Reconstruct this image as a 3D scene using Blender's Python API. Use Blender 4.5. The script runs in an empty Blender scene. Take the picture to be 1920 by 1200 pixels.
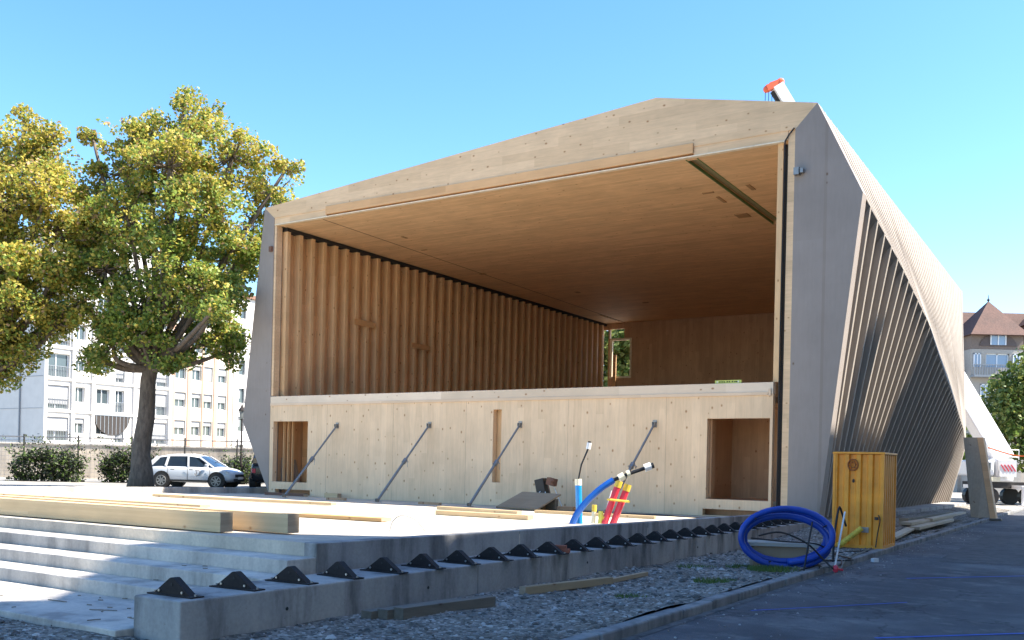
import bpy, math, random
from mathutils import Vector, Matrix
R = math.radians
random.seed(7)
S = bpy.context.scene
COL = S.collection
PI = math.pi

# ------------------------------------------------------------------ frames
TH = R(32.5)
O = (-8.578, 34.066)
EYE = 1.65
ROT = -TH
def W(u, v, z=0.0):
    return Vector((O[0] + u*math.cos(TH) + v*math.sin(TH), O[1] - u*math.sin(TH) + v*math.cos(TH), z))
def lerp(a, b, t): return a + (b-a)*t
def tab(t, v):
    if v <= t[0][0]: return t[0][1:]
    for a, b in zip(t, t[1:]):
        if v <= b[0]:
            s = (v-a[0])/(b[0]-a[0]); return tuple(lerp(x, y, s) for x, y in zip(a[1:], b[1:]))
    return t[-1][1:]
def deckz(v): return 0.42 + 0.30*min(max(-v, 0), 16.2)/16.2
def wallu(v): return 17.9 + 0.7*(v+16.3)/16.3
def ledgeu(v): return 18.65 + 0.42*(v+18.64)/18.64

# ------------------------------------------------------------------ mesh builder
class MB:
    def __init__(s): s.v = []; s.f = []; s.m = []
    def add(s, vs, fs, mi=0):
        n = len(s.v); s.v += [tuple(p) for p in vs]
        for f in fs: s.f.append(tuple(n+i for i in f)); s.m.append(mi)
        return s
    def box(s, a, b, mi=0, M=None):
        (x0, y0, z0), (x1, y1, z1) = a, b
        vs = [(x0,y0,z0),(x1,y0,z0),(x1,y1,z0),(x0,y1,z0),(x0,y0,z1),(x1,y0,z1),(x1,y1,z1),(x0,y1,z1)]
        if M is not None: vs = [M @ Vector(p) for p in vs]
        return s.add(vs, [(0,3,2,1),(4,5,6,7),(0,1,5,4),(1,2,6,5),(2,3,7,6),(3,0,4,7)], mi)
    def cbox(s, c, d, mi=0, rot=None):
        M = Matrix.Translation(Vector(c))
        if rot is not None: M = M @ rot.to_4x4()
        return s.box((-d[0]/2,-d[1]/2,-d[2]/2), (d[0]/2,d[1]/2,d[2]/2), mi, M)
    def hexa(s, q, mi=0):      # 8 corners, bottom ccw then top ccw
        return s.add(q, [(0,3,2,1),(4,5,6,7),(0,1,5,4),(1,2,6,5),(2,3,7,6),(3,0,4,7)], mi)
    def bar(s, p, q, w, h, mi=0, up=Vector((0,0,1))):
        p = Vector(p); q = Vector(q); d = (q-p); L = d.length; d.normalize()
        if abs(d.dot(up)) > .99: up = Vector((0,1,0))
        x = d.cross(up).normalized(); z = x.cross(d)
        vs = []
        for e in (p, q):
            for a, b in ((-1,-1),(1,-1),(1,1),(-1,1)): vs.append(e + x*a*w/2 + z*b*h/2)
        return s.add(vs, [(0,1,2,3),(7,6,5,4),(0,4,5,1),(1,5,6,2),(2,6,7,3),(3,7,4,0)], mi)
    def tube(s, pts, rad, n=8, mi=0, cap=True):
        pts = [Vector(p) for p in pts]; k = len(pts)
        if not hasattr(rad, '__len__'): rad = [rad]*k
        base = len(s.v); up = None
        for i, p in enumerate(pts):
            d = (pts[min(i+1,k-1)] - pts[max(i-1,0)]).normalized()
            if up is None:
                up = Vector((0,0,1)) if abs(d.z) < .9 else Vector((1,0,0))
            x = d.cross(up).normalized(); up = x.cross(d).normalized()
            for j in range(n):
                a = 2*PI*j/n
                s.v.append(tuple(p + (x*math.cos(a) + up*math.sin(a))*rad[i]))
        for i in range(k-1):
            for j in range(n):
                a = base+i*n+j; b = base+i*n+(j+1) % n
                s.f.append((a, b, b+n, a+n)); s.m.append(mi)
        if cap:
            s.f.append(tuple(base+j for j in range(n))[::-1]); s.m.append(mi)
            s.f.append(tuple(base+(k-1)*n+j for j in range(n))); s.m.append(mi)
        return s
    def prism(s, poly, y0, y1, mi=0):      # poly in x,z extruded along y
        n = len(poly)
        vs = [(x, y0, z) for x, z in poly] + [(x, y1, z) for x, z in poly]
        fs = [tuple(range(n)), tuple(range(2*n-1, n-1, -1))]
        fs += [(i, i+n, (i+1) % n+n, (i+1) % n) for i in range(n)]
        return s.add(vs, fs, mi)
    def panel(s, x0, x1, z0, z1, holes, y0, y1, mi=0):     # wall in x,z with rectangular holes
        xs = sorted({x0, x1, *[a for h in holes for a in (h[0], h[1])]})
        zs = sorted({z0, z1, *[a for h in holes for a in (h[2], h[3])]})
        def solid(i, j):
            if i < 0 or j < 0 or i >= len(xs)-1 or j >= len(zs)-1: return False
            cx = (xs[i]+xs[i+1])/2; cz = (zs[j]+zs[j+1])/2
            return not any(h[0] < cx < h[1] and h[2] < cz < h[3] for h in holes)
        for i in range(len(xs)-1):
            for j in range(len(zs)-1):
                if not solid(i, j): continue
                a, b, c, d = xs[i], xs[i+1], zs[j], zs[j+1]
                s.add([(a,y0,c),(b,y0,c),(b,y0,d),(a,y0,d)], [(0,1,2,3)], mi)
                s.add([(a,y1,c),(b,y1,c),(b,y1,d),(a,y1,d)], [(3,2,1,0)], mi)
                if not solid(i-1, j): s.add([(a,y0,c),(a,y1,c),(a,y1,d),(a,y0,d)], [(3,2,1,0)], mi)
                if not solid(i+1, j): s.add([(b,y0,c),(b,y1,c),(b,y1,d),(b,y0,d)], [(0,1,2,3)], mi)
                if not solid(i, j-1): s.add([(a,y0,c),(b,y0,c),(b,y1,c),(a,y1,c)], [(3,2,1,0)], mi)
                if not solid(i, j+1): s.add([(a,y0,d),(b,y0,d),(b,y1,d),(a,y1,d)], [(0,1,2,3)], mi)
        return s
    def ball(s, c, r, mi=0, n=8, sq=(1,1,1)):
        vs = []; fs = []; c = Vector(c); m = n//2
        for i in range(1, m):
            for j in range(n):
                t = PI*i/m; p = 2*PI*j/n
                vs.append(c + Vector((r*sq[0]*math.sin(t)*math.cos(p), r*sq[1]*math.sin(t)*math.sin(p), r*sq[2]*math.cos(t))))
        vs += [c+Vector((0,0,r*sq[2])), c-Vector((0,0,r*sq[2]))]; T = len(vs)-2
        for i in range(m-2):
            for j in range(n):
                a = i*n+j; b = i*n+(j+1) % n; fs.append((a, a+n, b+n, b))
        for j in range(n):
            fs.append((T, j, (j+1) % n)); fs.append((T+1, (m-2)*n+(j+1) % n, (m-2)*n+j))
        return s.add(vs, fs, mi)

def obj(name, mb, mats, parent=None, loc=None, rz=0.0, bevel=0, smooth=False):
    me = bpy.data.meshes.new(name); me.from_pydata(mb.v, [], mb.f)
    if not isinstance(mats, (list, tuple)): mats = [mats]
    for m in mats: me.materials.append(m)
    for p, i in zip(me.polygons, mb.m): p.material_index = i
    if smooth:
        for p in me.polygons: p.use_smooth = True
    me.update()
    o = bpy.data.objects.new(name, me); COL.objects.link(o)
    if parent is not None: o.parent = parent
    if loc is not None: o.location = loc
    o.rotation_euler = (0, 0, rz)
    if bevel:
        b = o.modifiers.new('bevel', 'BEVEL'); b.width = bevel; b.segments = 2; b.limit_method = 'ANGLE'
    return o
def tag(o, label=None, cat=None, group=None, kind=None):
    if label: o['label'] = label
    if cat: o['category'] = cat
    if group: o['group'] = group
    if kind: o['kind'] = kind
    return o
def thing(name, label, cat, loc=(0,0,0), rz=0.0, group=None):
    o = bpy.data.objects.new(name, None); COL.objects.link(o)
    o.location = loc; o.rotation_euler = (0, 0, rz); o.empty_display_size = .2
    return tag(o, label, cat, group)
def copy_tree(o, parent=None):
    c = o.copy(); COL.objects.link(c)
    if parent is not None: c.parent = parent
    for ch in [x for x in list(COL.objects) if x.parent == o]: copy_tree(ch, c)
    return c
def struct(name, mb, mat, loc=None, rz=0.0, **k):
    return tag(obj(name, mb, mat, None, loc, rz, **k), kind='structure')
ORG = W(0, 0, 0)

# ------------------------------------------------------------------ materials
def newmat(name):
    m = bpy.data.materials.new(name); m.use_nodes = True
    nt = m.node_tree; b = nt.nodes['Principled BSDF']
    return m, nt, b
def N(nt, t, **k):
    n = nt.nodes.new(t)
    for a, v in k.items(): setattr(n, a, v)
    return n
def ramp(nt, stops):
    r = N(nt, 'ShaderNodeValToRGB'); e = r.color_ramp.elements
    while len(e) < len(stops): e.new(.5)
    for x, (p, c) in zip(e, stops): x.position = p; x.color = (*c, 1) if len(c) == 3 else c
    return r
def mapping(nt, scale, coord='Object'):
    tc = N(nt, 'ShaderNodeTexCoord'); mp = N(nt, 'ShaderNodeMapping')
    mp.inputs['Scale'].default_value = scale
    nt.links.new(tc.outputs[coord], mp.inputs['Vector']); return mp
def noise(nt, vec, sc, det=4, rough=.6):
    n = N(nt, 'ShaderNodeTexNoise'); n.inputs['Scale'].default_value = sc
    n.inputs['Detail'].default_value = det; n.inputs['Roughness'].default_value = rough
    nt.links.new(vec.outputs[0], n.inputs['Vector']); return n
def mix(nt, mode, fac, a, b):
    m = N(nt, 'ShaderNodeMix'); m.data_type = 'RGBA'; m.blend_type = mode
    for sock, v in ((m.inputs[0], fac), (m.inputs[6], a), (m.inputs[7], b)):
        if hasattr(v, 'is_output'): nt.links.new(v, sock)
        elif isinstance(v, (int, float)): sock.default_value = v
        else: sock.default_value = (*v, 1)
    return m.outputs[2]
def bump(nt, b, h, strength=.3, dist=.02):
    n = N(nt, 'ShaderNodeBump'); n.inputs['Strength'].default_value = strength
    n.inputs['Distance'].default_value = dist
    nt.links.new(h, n.inputs['Height']); nt.links.new(n.outputs[0], b.inputs['Normal'])
def plain(name, col, rough=.6, metal=0.0, var=.12, sc=6.0):
    m, nt, b = newmat(name)
    b.inputs['Roughness'].default_value = rough; b.inputs['Metallic'].default_value = metal
    mp = mapping(nt, (1,1,1)); n = noise(nt, mp, sc, 5)
    lo = tuple(c*(1-var) for c in col); hi = tuple(min(1, c*(1+var)) for c in col)
    r = ramp(nt, [(.3, lo), (.7, hi)]); nt.links.new(n.outputs[0], r.inputs[0])
    nt.links.new(r.outputs[0], b.inputs['Base Color'])
    return m
def wood(name, col, axis='z', plank=.2, across='x', knots=.5, var=.16, rough=.65, grain=.1, pvar=.16):
    """procedural softwood: grain along axis, glued lamellas across"""
    m, nt, b = newmat(name); b.inputs['Roughness'].default_value = rough
    sc = {'x': (.12,1,1), 'y': (1,.12,1), 'z': (1,1,.12)}[axis]
    mp = mapping(nt, sc)
    n1 = noise(nt, mp, 14, 6, .65)
    r1 = ramp(nt, [(.28, (1-var,)*3), (.72, (1+var*.4,)*3)]); nt.links.new(n1.outputs[0], r1.inputs[0])
    mq = mapping(nt, (1,1,1)); n2 = noise(nt, mq, .9, 3)
    r2 = ramp(nt, [(.3, (.90,.89,.86)), (.7, (1.04,1.03,1.0))]); nt.links.new(n2.outputs[0], r2.inputs[0])
    # lamellas
    sep = N(nt, 'ShaderNodeSeparateXYZ'); nt.links.new(mq.outputs[0], sep.inputs[0])
    d = N(nt, 'ShaderNodeMath', operation='DIVIDE'); nt.links.new(sep.outputs['XYZ'.index(across.upper())], d.inputs[0]); d.inputs[1].default_value = plank
    fl = N(nt, 'ShaderNodeMath', operation='FLOOR'); nt.links.new(d.outputs[0], fl.inputs[0])
    d2 = N(nt, 'ShaderNodeMath', operation='DIVIDE'); nt.links.new(sep.outputs['XYZ'.index(axis.upper())], d2.inputs[0]); d2.inputs[1].default_value = 3.1
    ad = N(nt, 'ShaderNodeMath', operation='MULTIPLY_ADD'); nt.links.new(fl.outputs[0], ad.inputs[0]); ad.inputs[1].default_value = .37; nt.links.new(d2.outputs[0], ad.inputs[2])
    fl2 = N(nt, 'ShaderNodeMath', operation='FLOOR'); nt.links.new(ad.outputs[0], fl2.inputs[0])
    cb = N(nt, 'ShaderNodeCombineXYZ'); nt.links.new(fl.outputs[0], cb.inputs[0]); nt.links.new(fl2.outputs[0], cb.inputs[1])
    wn = N(nt, 'ShaderNodeTexWhiteNoise'); wn.noise_dimensions = '3D'; nt.links.new(cb.outputs[0], wn.inputs['Vector'])
    r3 = ramp(nt, [(0, (1-pvar, 1-pvar*1.15, 1-pvar*1.4)), (1, (1.02,1.02,1.02))]); nt.links.new(wn.outputs['Value'], r3.inputs[0])
    c = mix(nt, 'MULTIPLY', 1.0, col, r1.outputs[0])
    c = mix(nt, 'MULTIPLY', 1.0, c, r2.outputs[0])
    c = mix(nt, 'MULTIPLY', 1.0, c, r3.outputs[0])
    # seams
    fr = N(nt, 'ShaderNodeMath', operation='FRACT'); nt.links.new(d.outputs[0], fr.inputs[0])
    lt = N(nt, 'ShaderNodeMath', operation='LESS_THAN'); nt.links.new(fr.outputs[0], lt.inputs[0]); lt.inputs[1].default_value = .03
    ms = N(nt, 'ShaderNodeMath', operation='MULTIPLY'); nt.links.new(lt.outputs[0], ms.inputs[0]); ms.inputs[1].default_value = .22
    c = mix(nt, 'MULTIPLY', ms.outputs[0], c, (.55,.42,.3))
    if knots:
        o_ax = 'XYZ'[({0,1,2}-{'xyz'.index(axis),'xyz'.index(across)}).pop()]
        sm_ = N(nt, 'ShaderNodeMath', operation='ADD'); nt.links.new(sep.outputs['XYZ'.index(across.upper())], sm_.inputs[0]); nt.links.new(sep.outputs['XYZ'.index(o_ax)], sm_.inputs[1])
        ml_ = N(nt, 'ShaderNodeMath', operation='MULTIPLY'); nt.links.new(sep.outputs['XYZ'.index(axis.upper())], ml_.inputs[0]); ml_.inputs[1].default_value = .7
        mk = N(nt, 'ShaderNodeCombineXYZ'); nt.links.new(sm_.outputs[0], mk.inputs[0]); nt.links.new(ml_.outputs[0], mk.inputs[1])
        vo = N(nt, 'ShaderNodeTexVoronoi'); vo.voronoi_dimensions = '2D'; vo.inputs['Scale'].default_value = 2.7; nt.links.new(mk.outputs[0], vo.inputs['Vector'])
        sc2 = N(nt, 'ShaderNodeSeparateColor'); nt.links.new(vo.outputs['Color'], sc2.inputs[0])
        gt = N(nt, 'ShaderNodeMath', operation='LESS_THAN'); nt.links.new(sc2.outputs[0], gt.inputs[0]); gt.inputs[1].default_value = knots
        kd = N(nt, 'ShaderNodeMath', operation='MULTIPLY_ADD'); nt.links.new(sc2.outputs[1], kd.inputs[0]); kd.inputs[1].default_value = .045; nt.links.new(vo.outputs['Distance'], kd.inputs[2])
        rr = ramp(nt, [(.04, (1,1,1)), (.068, (.45,.45,.45)), (.11, (0,0,0))]); nt.links.new(kd.outputs[0], rr.inputs[0])
        mm = N(nt, 'ShaderNodeMath', operation='MULTIPLY'); nt.links.new(gt.outputs[0], mm.inputs[0]); nt.links.new(rr.outputs[0], mm.inputs[1])
        c = mix(nt, 'MULTIPLY', mm.outputs[0], c, (.50,.33,.21))
    nt.links.new(c, b.inputs['Base Color'])
    bump(nt, b, n1.outputs[0], .12, .01)
    return m
def concrete(name, col, stain=.35, sc=.8, bmp=.25):
    m, nt, b = newmat(name); b.inputs['Roughness'].default_value = .85
    mp = mapping(nt, (1,1,1)); mv = mapping(nt, (1.6,1.6,.35))
    n1 = noise(nt, mv, sc*1.6, 6, .62); n2 = noise(nt, mp, 26, 4); n3 = noise(nt, mp, sc*.5, 3)
    r1 = ramp(nt, [(.36, (1-stain*1.15,)*3), (.5, (.95,.95,.94)), (.64, (1.12,1.11,1.08))]); nt.links.new(n1.outputs[0], r1.inputs[0])
    r2 = ramp(nt, [(.3, (.88,.88,.88)), (.7, (1.06,1.06,1.06))]); nt.links.new(n2.outputs[0], r2.inputs[0])
    r3 = ramp(nt, [(.4, (.80,.81,.83)), (.6, (1.07,1.05,1.02))]); nt.links.new(n3.outputs[0], r3.inputs[0])
    c = mix(nt, 'MULTIPLY', 1.0, col, r1.outputs[0]); c = mix(nt, 'MULTIPLY', 1.0, c, r2.outputs[0]); c = mix(nt, 'MULTIPLY', 1.0, c, r3.outputs[0])
    vo = N(nt, 'ShaderNodeTexVoronoi'); vo.inputs['Scale'].default_value = 9; nt.links.new(mp.outputs[0], vo.inputs['Vector'])
    rp = ramp(nt, [(.03, (1,1,1)), (.06, (0,0,0))]); nt.links.new(vo.outputs['Distance'], rp.inputs[0])
    c = mix(nt, 'MULTIPLY', rp.outputs[0], c, (.6,.58,.55))
    nt.links.new(c, b.inputs['Base Color']); bump(nt, b, n2.outputs[0], bmp, .01)
    return m
def gravelmat(name):
    m, nt, b = newmat(name); b.inputs['Roughness'].default_value = .95
    mp = mapping(nt, (1,1,1))
    vo = N(nt, 'ShaderNodeTexVoronoi'); vo.inputs['Scale'].default_value = 26; nt.links.new(mp.outputs[0], vo.inputs['Vector'])
    sp = N(nt, 'ShaderNodeSeparateColor'); nt.links.new(vo.outputs['Color'], sp.inputs[0])
    r = ramp(nt, [(0, (.11,.105,.09)), (.5, (.24,.225,.20)), (.85, (.37,.35,.32)), (1, (.55,.53,.50))]); nt.links.new(sp.outputs[0], r.inputs[0])
    n = noise(nt, mp, 1.1, 5); r2 = ramp(nt, [(.35, (.62,.58,.52)), (.65, (1.15,1.14,1.12))]); nt.links.new(n.outputs[0], r2.inputs[0])
    c = mix(nt, 'MULTIPLY', 1.0, r.outputs[0], r2.outputs[0]); nt.links.new(c, b.inputs['Base Color'])
    n4 = noise(nt, mp, 60, 3); ad = N(nt, 'ShaderNodeMath', operation='SUBTRACT'); nt.links.new(n4.outputs[0], ad.inputs[0]); nt.links.new(vo.outputs['Distance'], ad.inputs[1])
    bump(nt, b, ad.outputs[0], .9, .03); return m
def asphaltmat(name):
    m, nt, b = newmat(name); b.inputs['Roughness'].default_value = .82
    mp = mapping(nt, (1,1,1)); n1 = noise(nt, mp, 90, 3); n2 = noise(nt, mp, .45, 6, .7)
    r1 = ramp(nt, [(.3, (.050,.051,.056)), (.55, (.086,.087,.094)), (.75, (.16,.16,.165))]); nt.links.new(n1.outputs[0], r1.inputs[0])
    r2 = ramp(nt, [(.38, (.60,.60,.62)), (.52, (1,1,1)), (.66, (1.8,1.75,1.65))]); nt.links.new(n2.outputs[0], r2.inputs[0])
    c = mix(nt, 'MULTIPLY', 1.0, r1.outputs[0], r2.outputs[0])
    vo = N(nt, 'ShaderNodeTexVoronoi'); vo.feature = 'DISTANCE_TO_EDGE'; vo.inputs['Scale'].default_value = .33
    nd = noise(nt, mp, 1.5, 5); va = N(nt, 'ShaderNodeVectorMath', operation='MULTIPLY_ADD')
    nt.links.new(nd.outputs['Color'], va.inputs[0]); va.inputs[1].default_value = (.9,.9,.9); nt.links.new(mp.outputs[0], va.inputs[2])
    nt.links.new(va.outputs[0], vo.inputs['Vector'])
    rc = ramp(nt, [(.0, (1,1,1)), (.008, (0,0,0))]); nt.links.new(vo.outputs['Distance'], rc.inputs[0])
    c = mix(nt, 'MULTIPLY', rc.outputs[0], c, (.35,.35,.35))
    # dust patches
    n3 = noise(nt, mp, 1.7, 6, .75); r3 = ramp(nt, [(.53, (0,0,0)), (.70, (.6,.6,.6))]); nt.links.new(n3.outputs[0], r3.inputs[0])
    c = mix(nt, 'MIX', r3.outputs[0], c, (.24,.23,.21))
    nt.links.new(c, b.inputs['Base Color']); bump(nt, b, n1.outputs[0], .5, .01); return m
def leafmat(name, col, tr=.35):
    m, nt, b = newmat(name)
    b.inputs['Roughness'].default_value = .55
    oi = mapping(nt, (1,1,1)); n = noise(nt, oi, .9, 3)
    r = ramp(nt, [(.3, tuple(c*.72 for c in col)), (.7, tuple(c*1.3 for c in col))]); nt.links.new(n.outputs[0], r.inputs[0])
    nt.links.new(r.outputs[0], b.inputs['Base Color'])
    t = N(nt, 'ShaderNodeBsdfTranslucent'); nt.links.new(r.outputs[0], t.inputs[0])
    mx = N(nt, 'ShaderNodeMixShader'); mx.inputs[0].default_value = tr
    out = nt.nodes['Material Output']
    nt.links.new(b.outputs[0], mx.inputs[1]); nt.links.new(t.outputs[0], mx.inputs[2]); nt.links.new(mx.outputs[0], out.inputs[0])
    return m
def glassy(name, col, rough=.08):
    m, nt, b = newmat(name); b.inputs['Base Color'].default_value = (*col, 1)
    b.inputs['Roughness'].default_value = rough; b.inputs['Specular IOR Level'].default_value = .8
    return m
def bands(name, col, col2, step=.08, duty=.5, axis=2, rough=.7):
    """louvred / corrugated look that belongs to the object: shutters"""
    m, nt, b = newmat(name); b.inputs['Roughness'].default_value = rough
    mp = mapping(nt, (1,1,1)); sp = N(nt, 'ShaderNodeSeparateXYZ'); nt.links.new(mp.outputs[0], sp.inputs[0])
    d = N(nt, 'ShaderNodeMath', operation='DIVIDE'); nt.links.new(sp.outputs[axis], d.inputs[0]); d.inputs[1].default_value = step
    f = N(nt, 'ShaderNodeMath', operation='FRACT'); nt.links.new(d.outputs[0], f.inputs[0])
    g = N(nt, 'ShaderNodeMath', operation='GREATER_THAN'); nt.links.new(f.outputs[0], g.inputs[0]); g.inputs[1].default_value = duty
    nt.links.new(mix(nt, 'MIX', g.outputs[0], col, col2), b.inputs['Base Color']); return m
def tiles(name, col):
    m, nt, b = newmat(name); b.inputs['Roughness'].default_value = .8
    mp = mapping(nt, (1,1,1)); n = noise(nt, mp, 5, 6, .8); n2 = noise(nt, mp, .6, 3)
    r = ramp(nt, [(.3, tuple(c*.6 for c in col)), (.7, tuple(c*1.35 for c in col))]); nt.links.new(n.outputs[0], r.inputs[0])
    r2 = ramp(nt, [(.3, (.75,.75,.75)), (.7, (1.15,1.1,1.05))]); nt.links.new(n2.outputs[0], r2.inputs[0])
    nt.links.new(mix(nt, 'MULTIPLY', 1.0, r.outputs[0], r2.outputs[0]), b.inputs['Base Color'])
    bump(nt, b, n.outputs[0], .6, .05); return m
def barkmat(name, col):
    m, nt, b = newmat(name); b.inputs['Roughness'].default_value = .9
    mp = mapping(nt, (1,1,.3)); n = noise(nt, mp, 9, 6, .7)
    r = ramp(nt, [(.3, tuple(c*.45 for c in col)), (.7, tuple(c*1.4 for c in col))]); nt.links.new(n.outputs[0], r.inputs[0])
    nt.links.new(r.outputs[0], b.inputs['Base Color']); bump(nt, b, n.outputs[0], .8, .04); return m

PINE = (.70,.53,.34)
M_wall = wood('clt_wall', (.86,.63,.41), 'z', .24, 'x', .60, .12, pvar=.09)
M_fascia = wood('clt_fascia', (.84,.59,.36), 'x', .25, 'z', .60, .14, pvar=.10)
M_ceil = wood('clt_ceiling', (.86,.58,.33), 'x', .16, 'y', .2, .20, pvar=.12)
M_stud = wood('stud_wood', (.82,.54,.29), 'z', .2, 'y', .3, .14, pvar=.10)
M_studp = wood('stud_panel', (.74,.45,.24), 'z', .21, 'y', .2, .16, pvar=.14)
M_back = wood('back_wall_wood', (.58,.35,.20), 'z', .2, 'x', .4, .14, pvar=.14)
M_trim = wood('orange_trim', (.78,.46,.22), 'x', .3, 'z', .2, .08)
M_grey = wood('shade_grey_cladding', (.31,.268,.245), 'z', 2.4, 'x', .06, .07, pvar=.03)  # same timber as the fascia, greyed to carry the side panels' shade
M_fin = wood('glazed_fins', (.35,.305,.265), 'z', .9, 'y', .0, .08, pvar=.03)
M_fing = wood('fin_back_boards', (.34,.295,.255), 'z', .9, 'y', .0, .08, pvar=.03)
M_beam = wood('glulam', (.70,.52,.30), 'x', .04, 'z', .3, .10, pvar=.12)
M_beamy = wood('glulam_long', (.70,.52,.30), 'x', .2, 'y', .3, .10, pvar=.12)
M_end = wood('end_grain', (.50,.38,.27), 'y', .05, 'z', .0, .3, pvar=.2)
M_hatch = wood('hatch_wood', (.45,.28,.14), 'x', .2, 'y', 0)
M_old = wood('weathered_board', (.20,.18,.15), 'x', .2, 'y', .4, .35)
M_ply = wood('plywood', (.34,.27,.19), 'x', .6, 'y', .1, .14)
M_conc = concrete('concrete', (.38,.365,.35), .5)
M_conc2 = concrete('concrete_pale', (.56,.52,.47), .36)
M_deck = concrete('deck_concrete', (.62,.55,.45), .2)
M_gravel = gravelmat('gravel')
M_asph = asphaltmat('asphalt')
M_kerb = concrete('kerb_stone', (.26,.26,.26), .4, 1.5)
M_dust = concrete('dusty_ground', (.33,.31,.28), .3)
M_black = plain('black_steel', (.016,.011,.010), .8, .0, .4, 20)
M_bolt = plain('bolt_steel', (.62,.62,.60), .3, .9)
M_steel = plain('galvanised_steel', (.30,.29,.28), .45, .8)
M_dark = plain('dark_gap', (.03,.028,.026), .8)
M_rust = plain('rusty_brown', (.17,.08,.05), .7)
M_blue = plain('blue_plastic', (.01,.10,.42), .35)
M_cyan = plain('sky_blue_pipe', (.01,.24,.62), .35)
M_red = plain('red_pipe', (.62,.04,.07), .4)
M_yel = plain('yellow_cap', (.72,.50,.06), .5)
M_yell = plain('lime_cap', (.60,.62,.12), .5)
M_white = plain('white_paint', (.78,.78,.77), .4, 0, .05)
M_cream = plain('cream_fitting', (.75,.70,.52), .5)
M_cable = plain('black_cable', (.015,.014,.014), .5)
M_cont = plain('yellow_container', (.88,.34,.03), .5, 0, .2, 2.5)
M_contb = plain('rust_emblem', (.33,.10,.02), .7)
M_green = plain('green_edge', (.12,.22,.08), .6)
M_bark = barkmat('bark', (.16,.125,.095))
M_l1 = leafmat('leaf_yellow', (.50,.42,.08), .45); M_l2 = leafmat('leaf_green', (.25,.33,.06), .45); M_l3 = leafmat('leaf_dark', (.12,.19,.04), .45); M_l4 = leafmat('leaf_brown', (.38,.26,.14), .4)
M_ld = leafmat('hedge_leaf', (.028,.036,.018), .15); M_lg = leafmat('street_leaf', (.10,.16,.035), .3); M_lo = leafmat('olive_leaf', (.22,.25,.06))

# ------------------------------------------------------------------ ground, road, kerb
g = MB(); g.add([(-600,-500,-.04),(600,-500,-.04),(600,900,-.04),(-600,900,-.04)], [(0,1,2,3)])
struct('ground', g, M_dust)
# road along the v direction
rd = MB(); rd.add([(21.52,-60,0),(31.5,-60,0),(31.5,140,0),(21.52,140,0)], [(0,1,2,3)])
struct('road', rd, M_asph, ORG, ROT)
sw = MB(); sw.box((31.5,-60,-.1), (34.0,140,.12)); struct('pavement', sw, M_kerb, ORG, ROT)
kb = MB()
v = -40.0
while v < 75:
    L = random.uniform(.9, 1.1); du = random.uniform(-.012, .012); dz = random.uniform(-.008, .008)
    kb.box((21.34+du, v, -.1), (21.51+du, v+L-.018, .105+dz)); v += L
struct('kerb', kb, M_kerb, ORG, ROT, bevel=.02)
gt = MB(); gt.add([(21.515,-40,.006),(21.62,-40,.006),(21.62,75,.006),(21.515,75,.006)], [(0,1,2,3)]); struct('gutter_strip', gt, concrete('gutter', (.13,.13,.13), .5, 2.5), ORG, ROT)
# distant lit paving behind the pavilion
fp = MB(); fp.add([(-30,27,.02),(21.3,27,.02),(21.3,90,.02),(-30,90,.02)], [(0,1,2,3)]); struct('paving', fp, M_dust, ORG, ROT)
# car park left of the deck
yd = MB(); yd.box((-60,-30,-.1), (-1.62,42,.36)); struct('car_park', yd, M_dust, ORG, ROT)
def fbm(x, y, s=1.0):
    r = 0; a = 1
    for k in range(4):
        r += a*math.sin(x*s*(1.7**k)*1.3+k*2.1+1.7*math.sin(y*s*1.1*(1.6**k)))*math.cos(y*s*(1.8**k)*1.1+k*1.3+math.sin(x*s*.9)); a *= .5
    return r
def gh(u, v):
    bank = max(0, min(1, (21.1-u)/1.4))*max(0, min(1, (v+6)/6))*.26
    base = .02 + .075*max(0, min(1, (u-20.2)/1.1))
    return base + bank + .022*fbm(u, v, .9) + .012*fbm(u, v, 3.3)
gr = MB()
def sheet(mb, u0, u1, v0, v1, du, dv, h):
    nu = int((u1-u0)/du)+1; nv = int((v1-v0)/dv)+1; b = len(mb.v)
    for j in range(nv+1):
        for i in range(nu+1):
            u = lerp(u0, u1, i/nu); vv = lerp(v0, v1, j/nv); mb.v.append((u, vv, h(u, vv)))
    for j in range(nv):
        for i in range(nu):
            a = b+j*(nu+1)+i; mb.f.append((a, a+1, a+nu+2, a+nu+1)); mb.m.append(0)
sheet(gr, 18.2, 21.345, -30, 26, .12, .16, gh)
sheet(gr, 2, 18.2, -30, -18.7, .2, .2, lambda u, v: .03+.02*fbm(u, v, .9)+.01*fbm(u, v, 3.3))
struct('gravel', gr, M_gravel, ORG, ROT, smooth=True)
# loose stones
st = MB(); rnd = random.Random(3)
def stone(mb, u, v, z, r, mi):
    vs = []
    for k in range(3):
        for j in range(5):
            a = 2*PI*j/5+rnd.uniform(-.4,.4)+k; rr = r*(.75,1,.5)[k]*rnd.uniform(.7,1.2)
            vs.append((u+rr*math.cos(a), v+rr*math.sin(a)*.8, z+r*(-.3,.15,.5)[k]*rnd.uniform(.7,1.3)))
    fs = [tuple(range(10,15))]
    for k in range(2):
        for j in range(5):
            fs.append((k*5+j, k*5+(j+1) % 5, k*5+5+(j+1) % 5, k*5+5+j))
    mb.add(vs, fs, mi)
for k in range(9000):
    if rnd.random() < .72:
        v = -21+25*rnd.random()**1.5; u = rnd.uniform(ledgeu(max(v,-18.6))+.02 if v > -18.7 else 17, 21.33)
    else:
        v = rnd.uniform(-21, -18.85); u = rnd.uniform(12, 21.3)
    r = .012+.03*rnd.random()**3
    if rnd.random() < .012: r = rnd.uniform(.045, .075)
    stone(st, u, v, gh(u, v) if u > 18.2 else .04, r, rnd.choice((0,0,1,1,2)))
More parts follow.
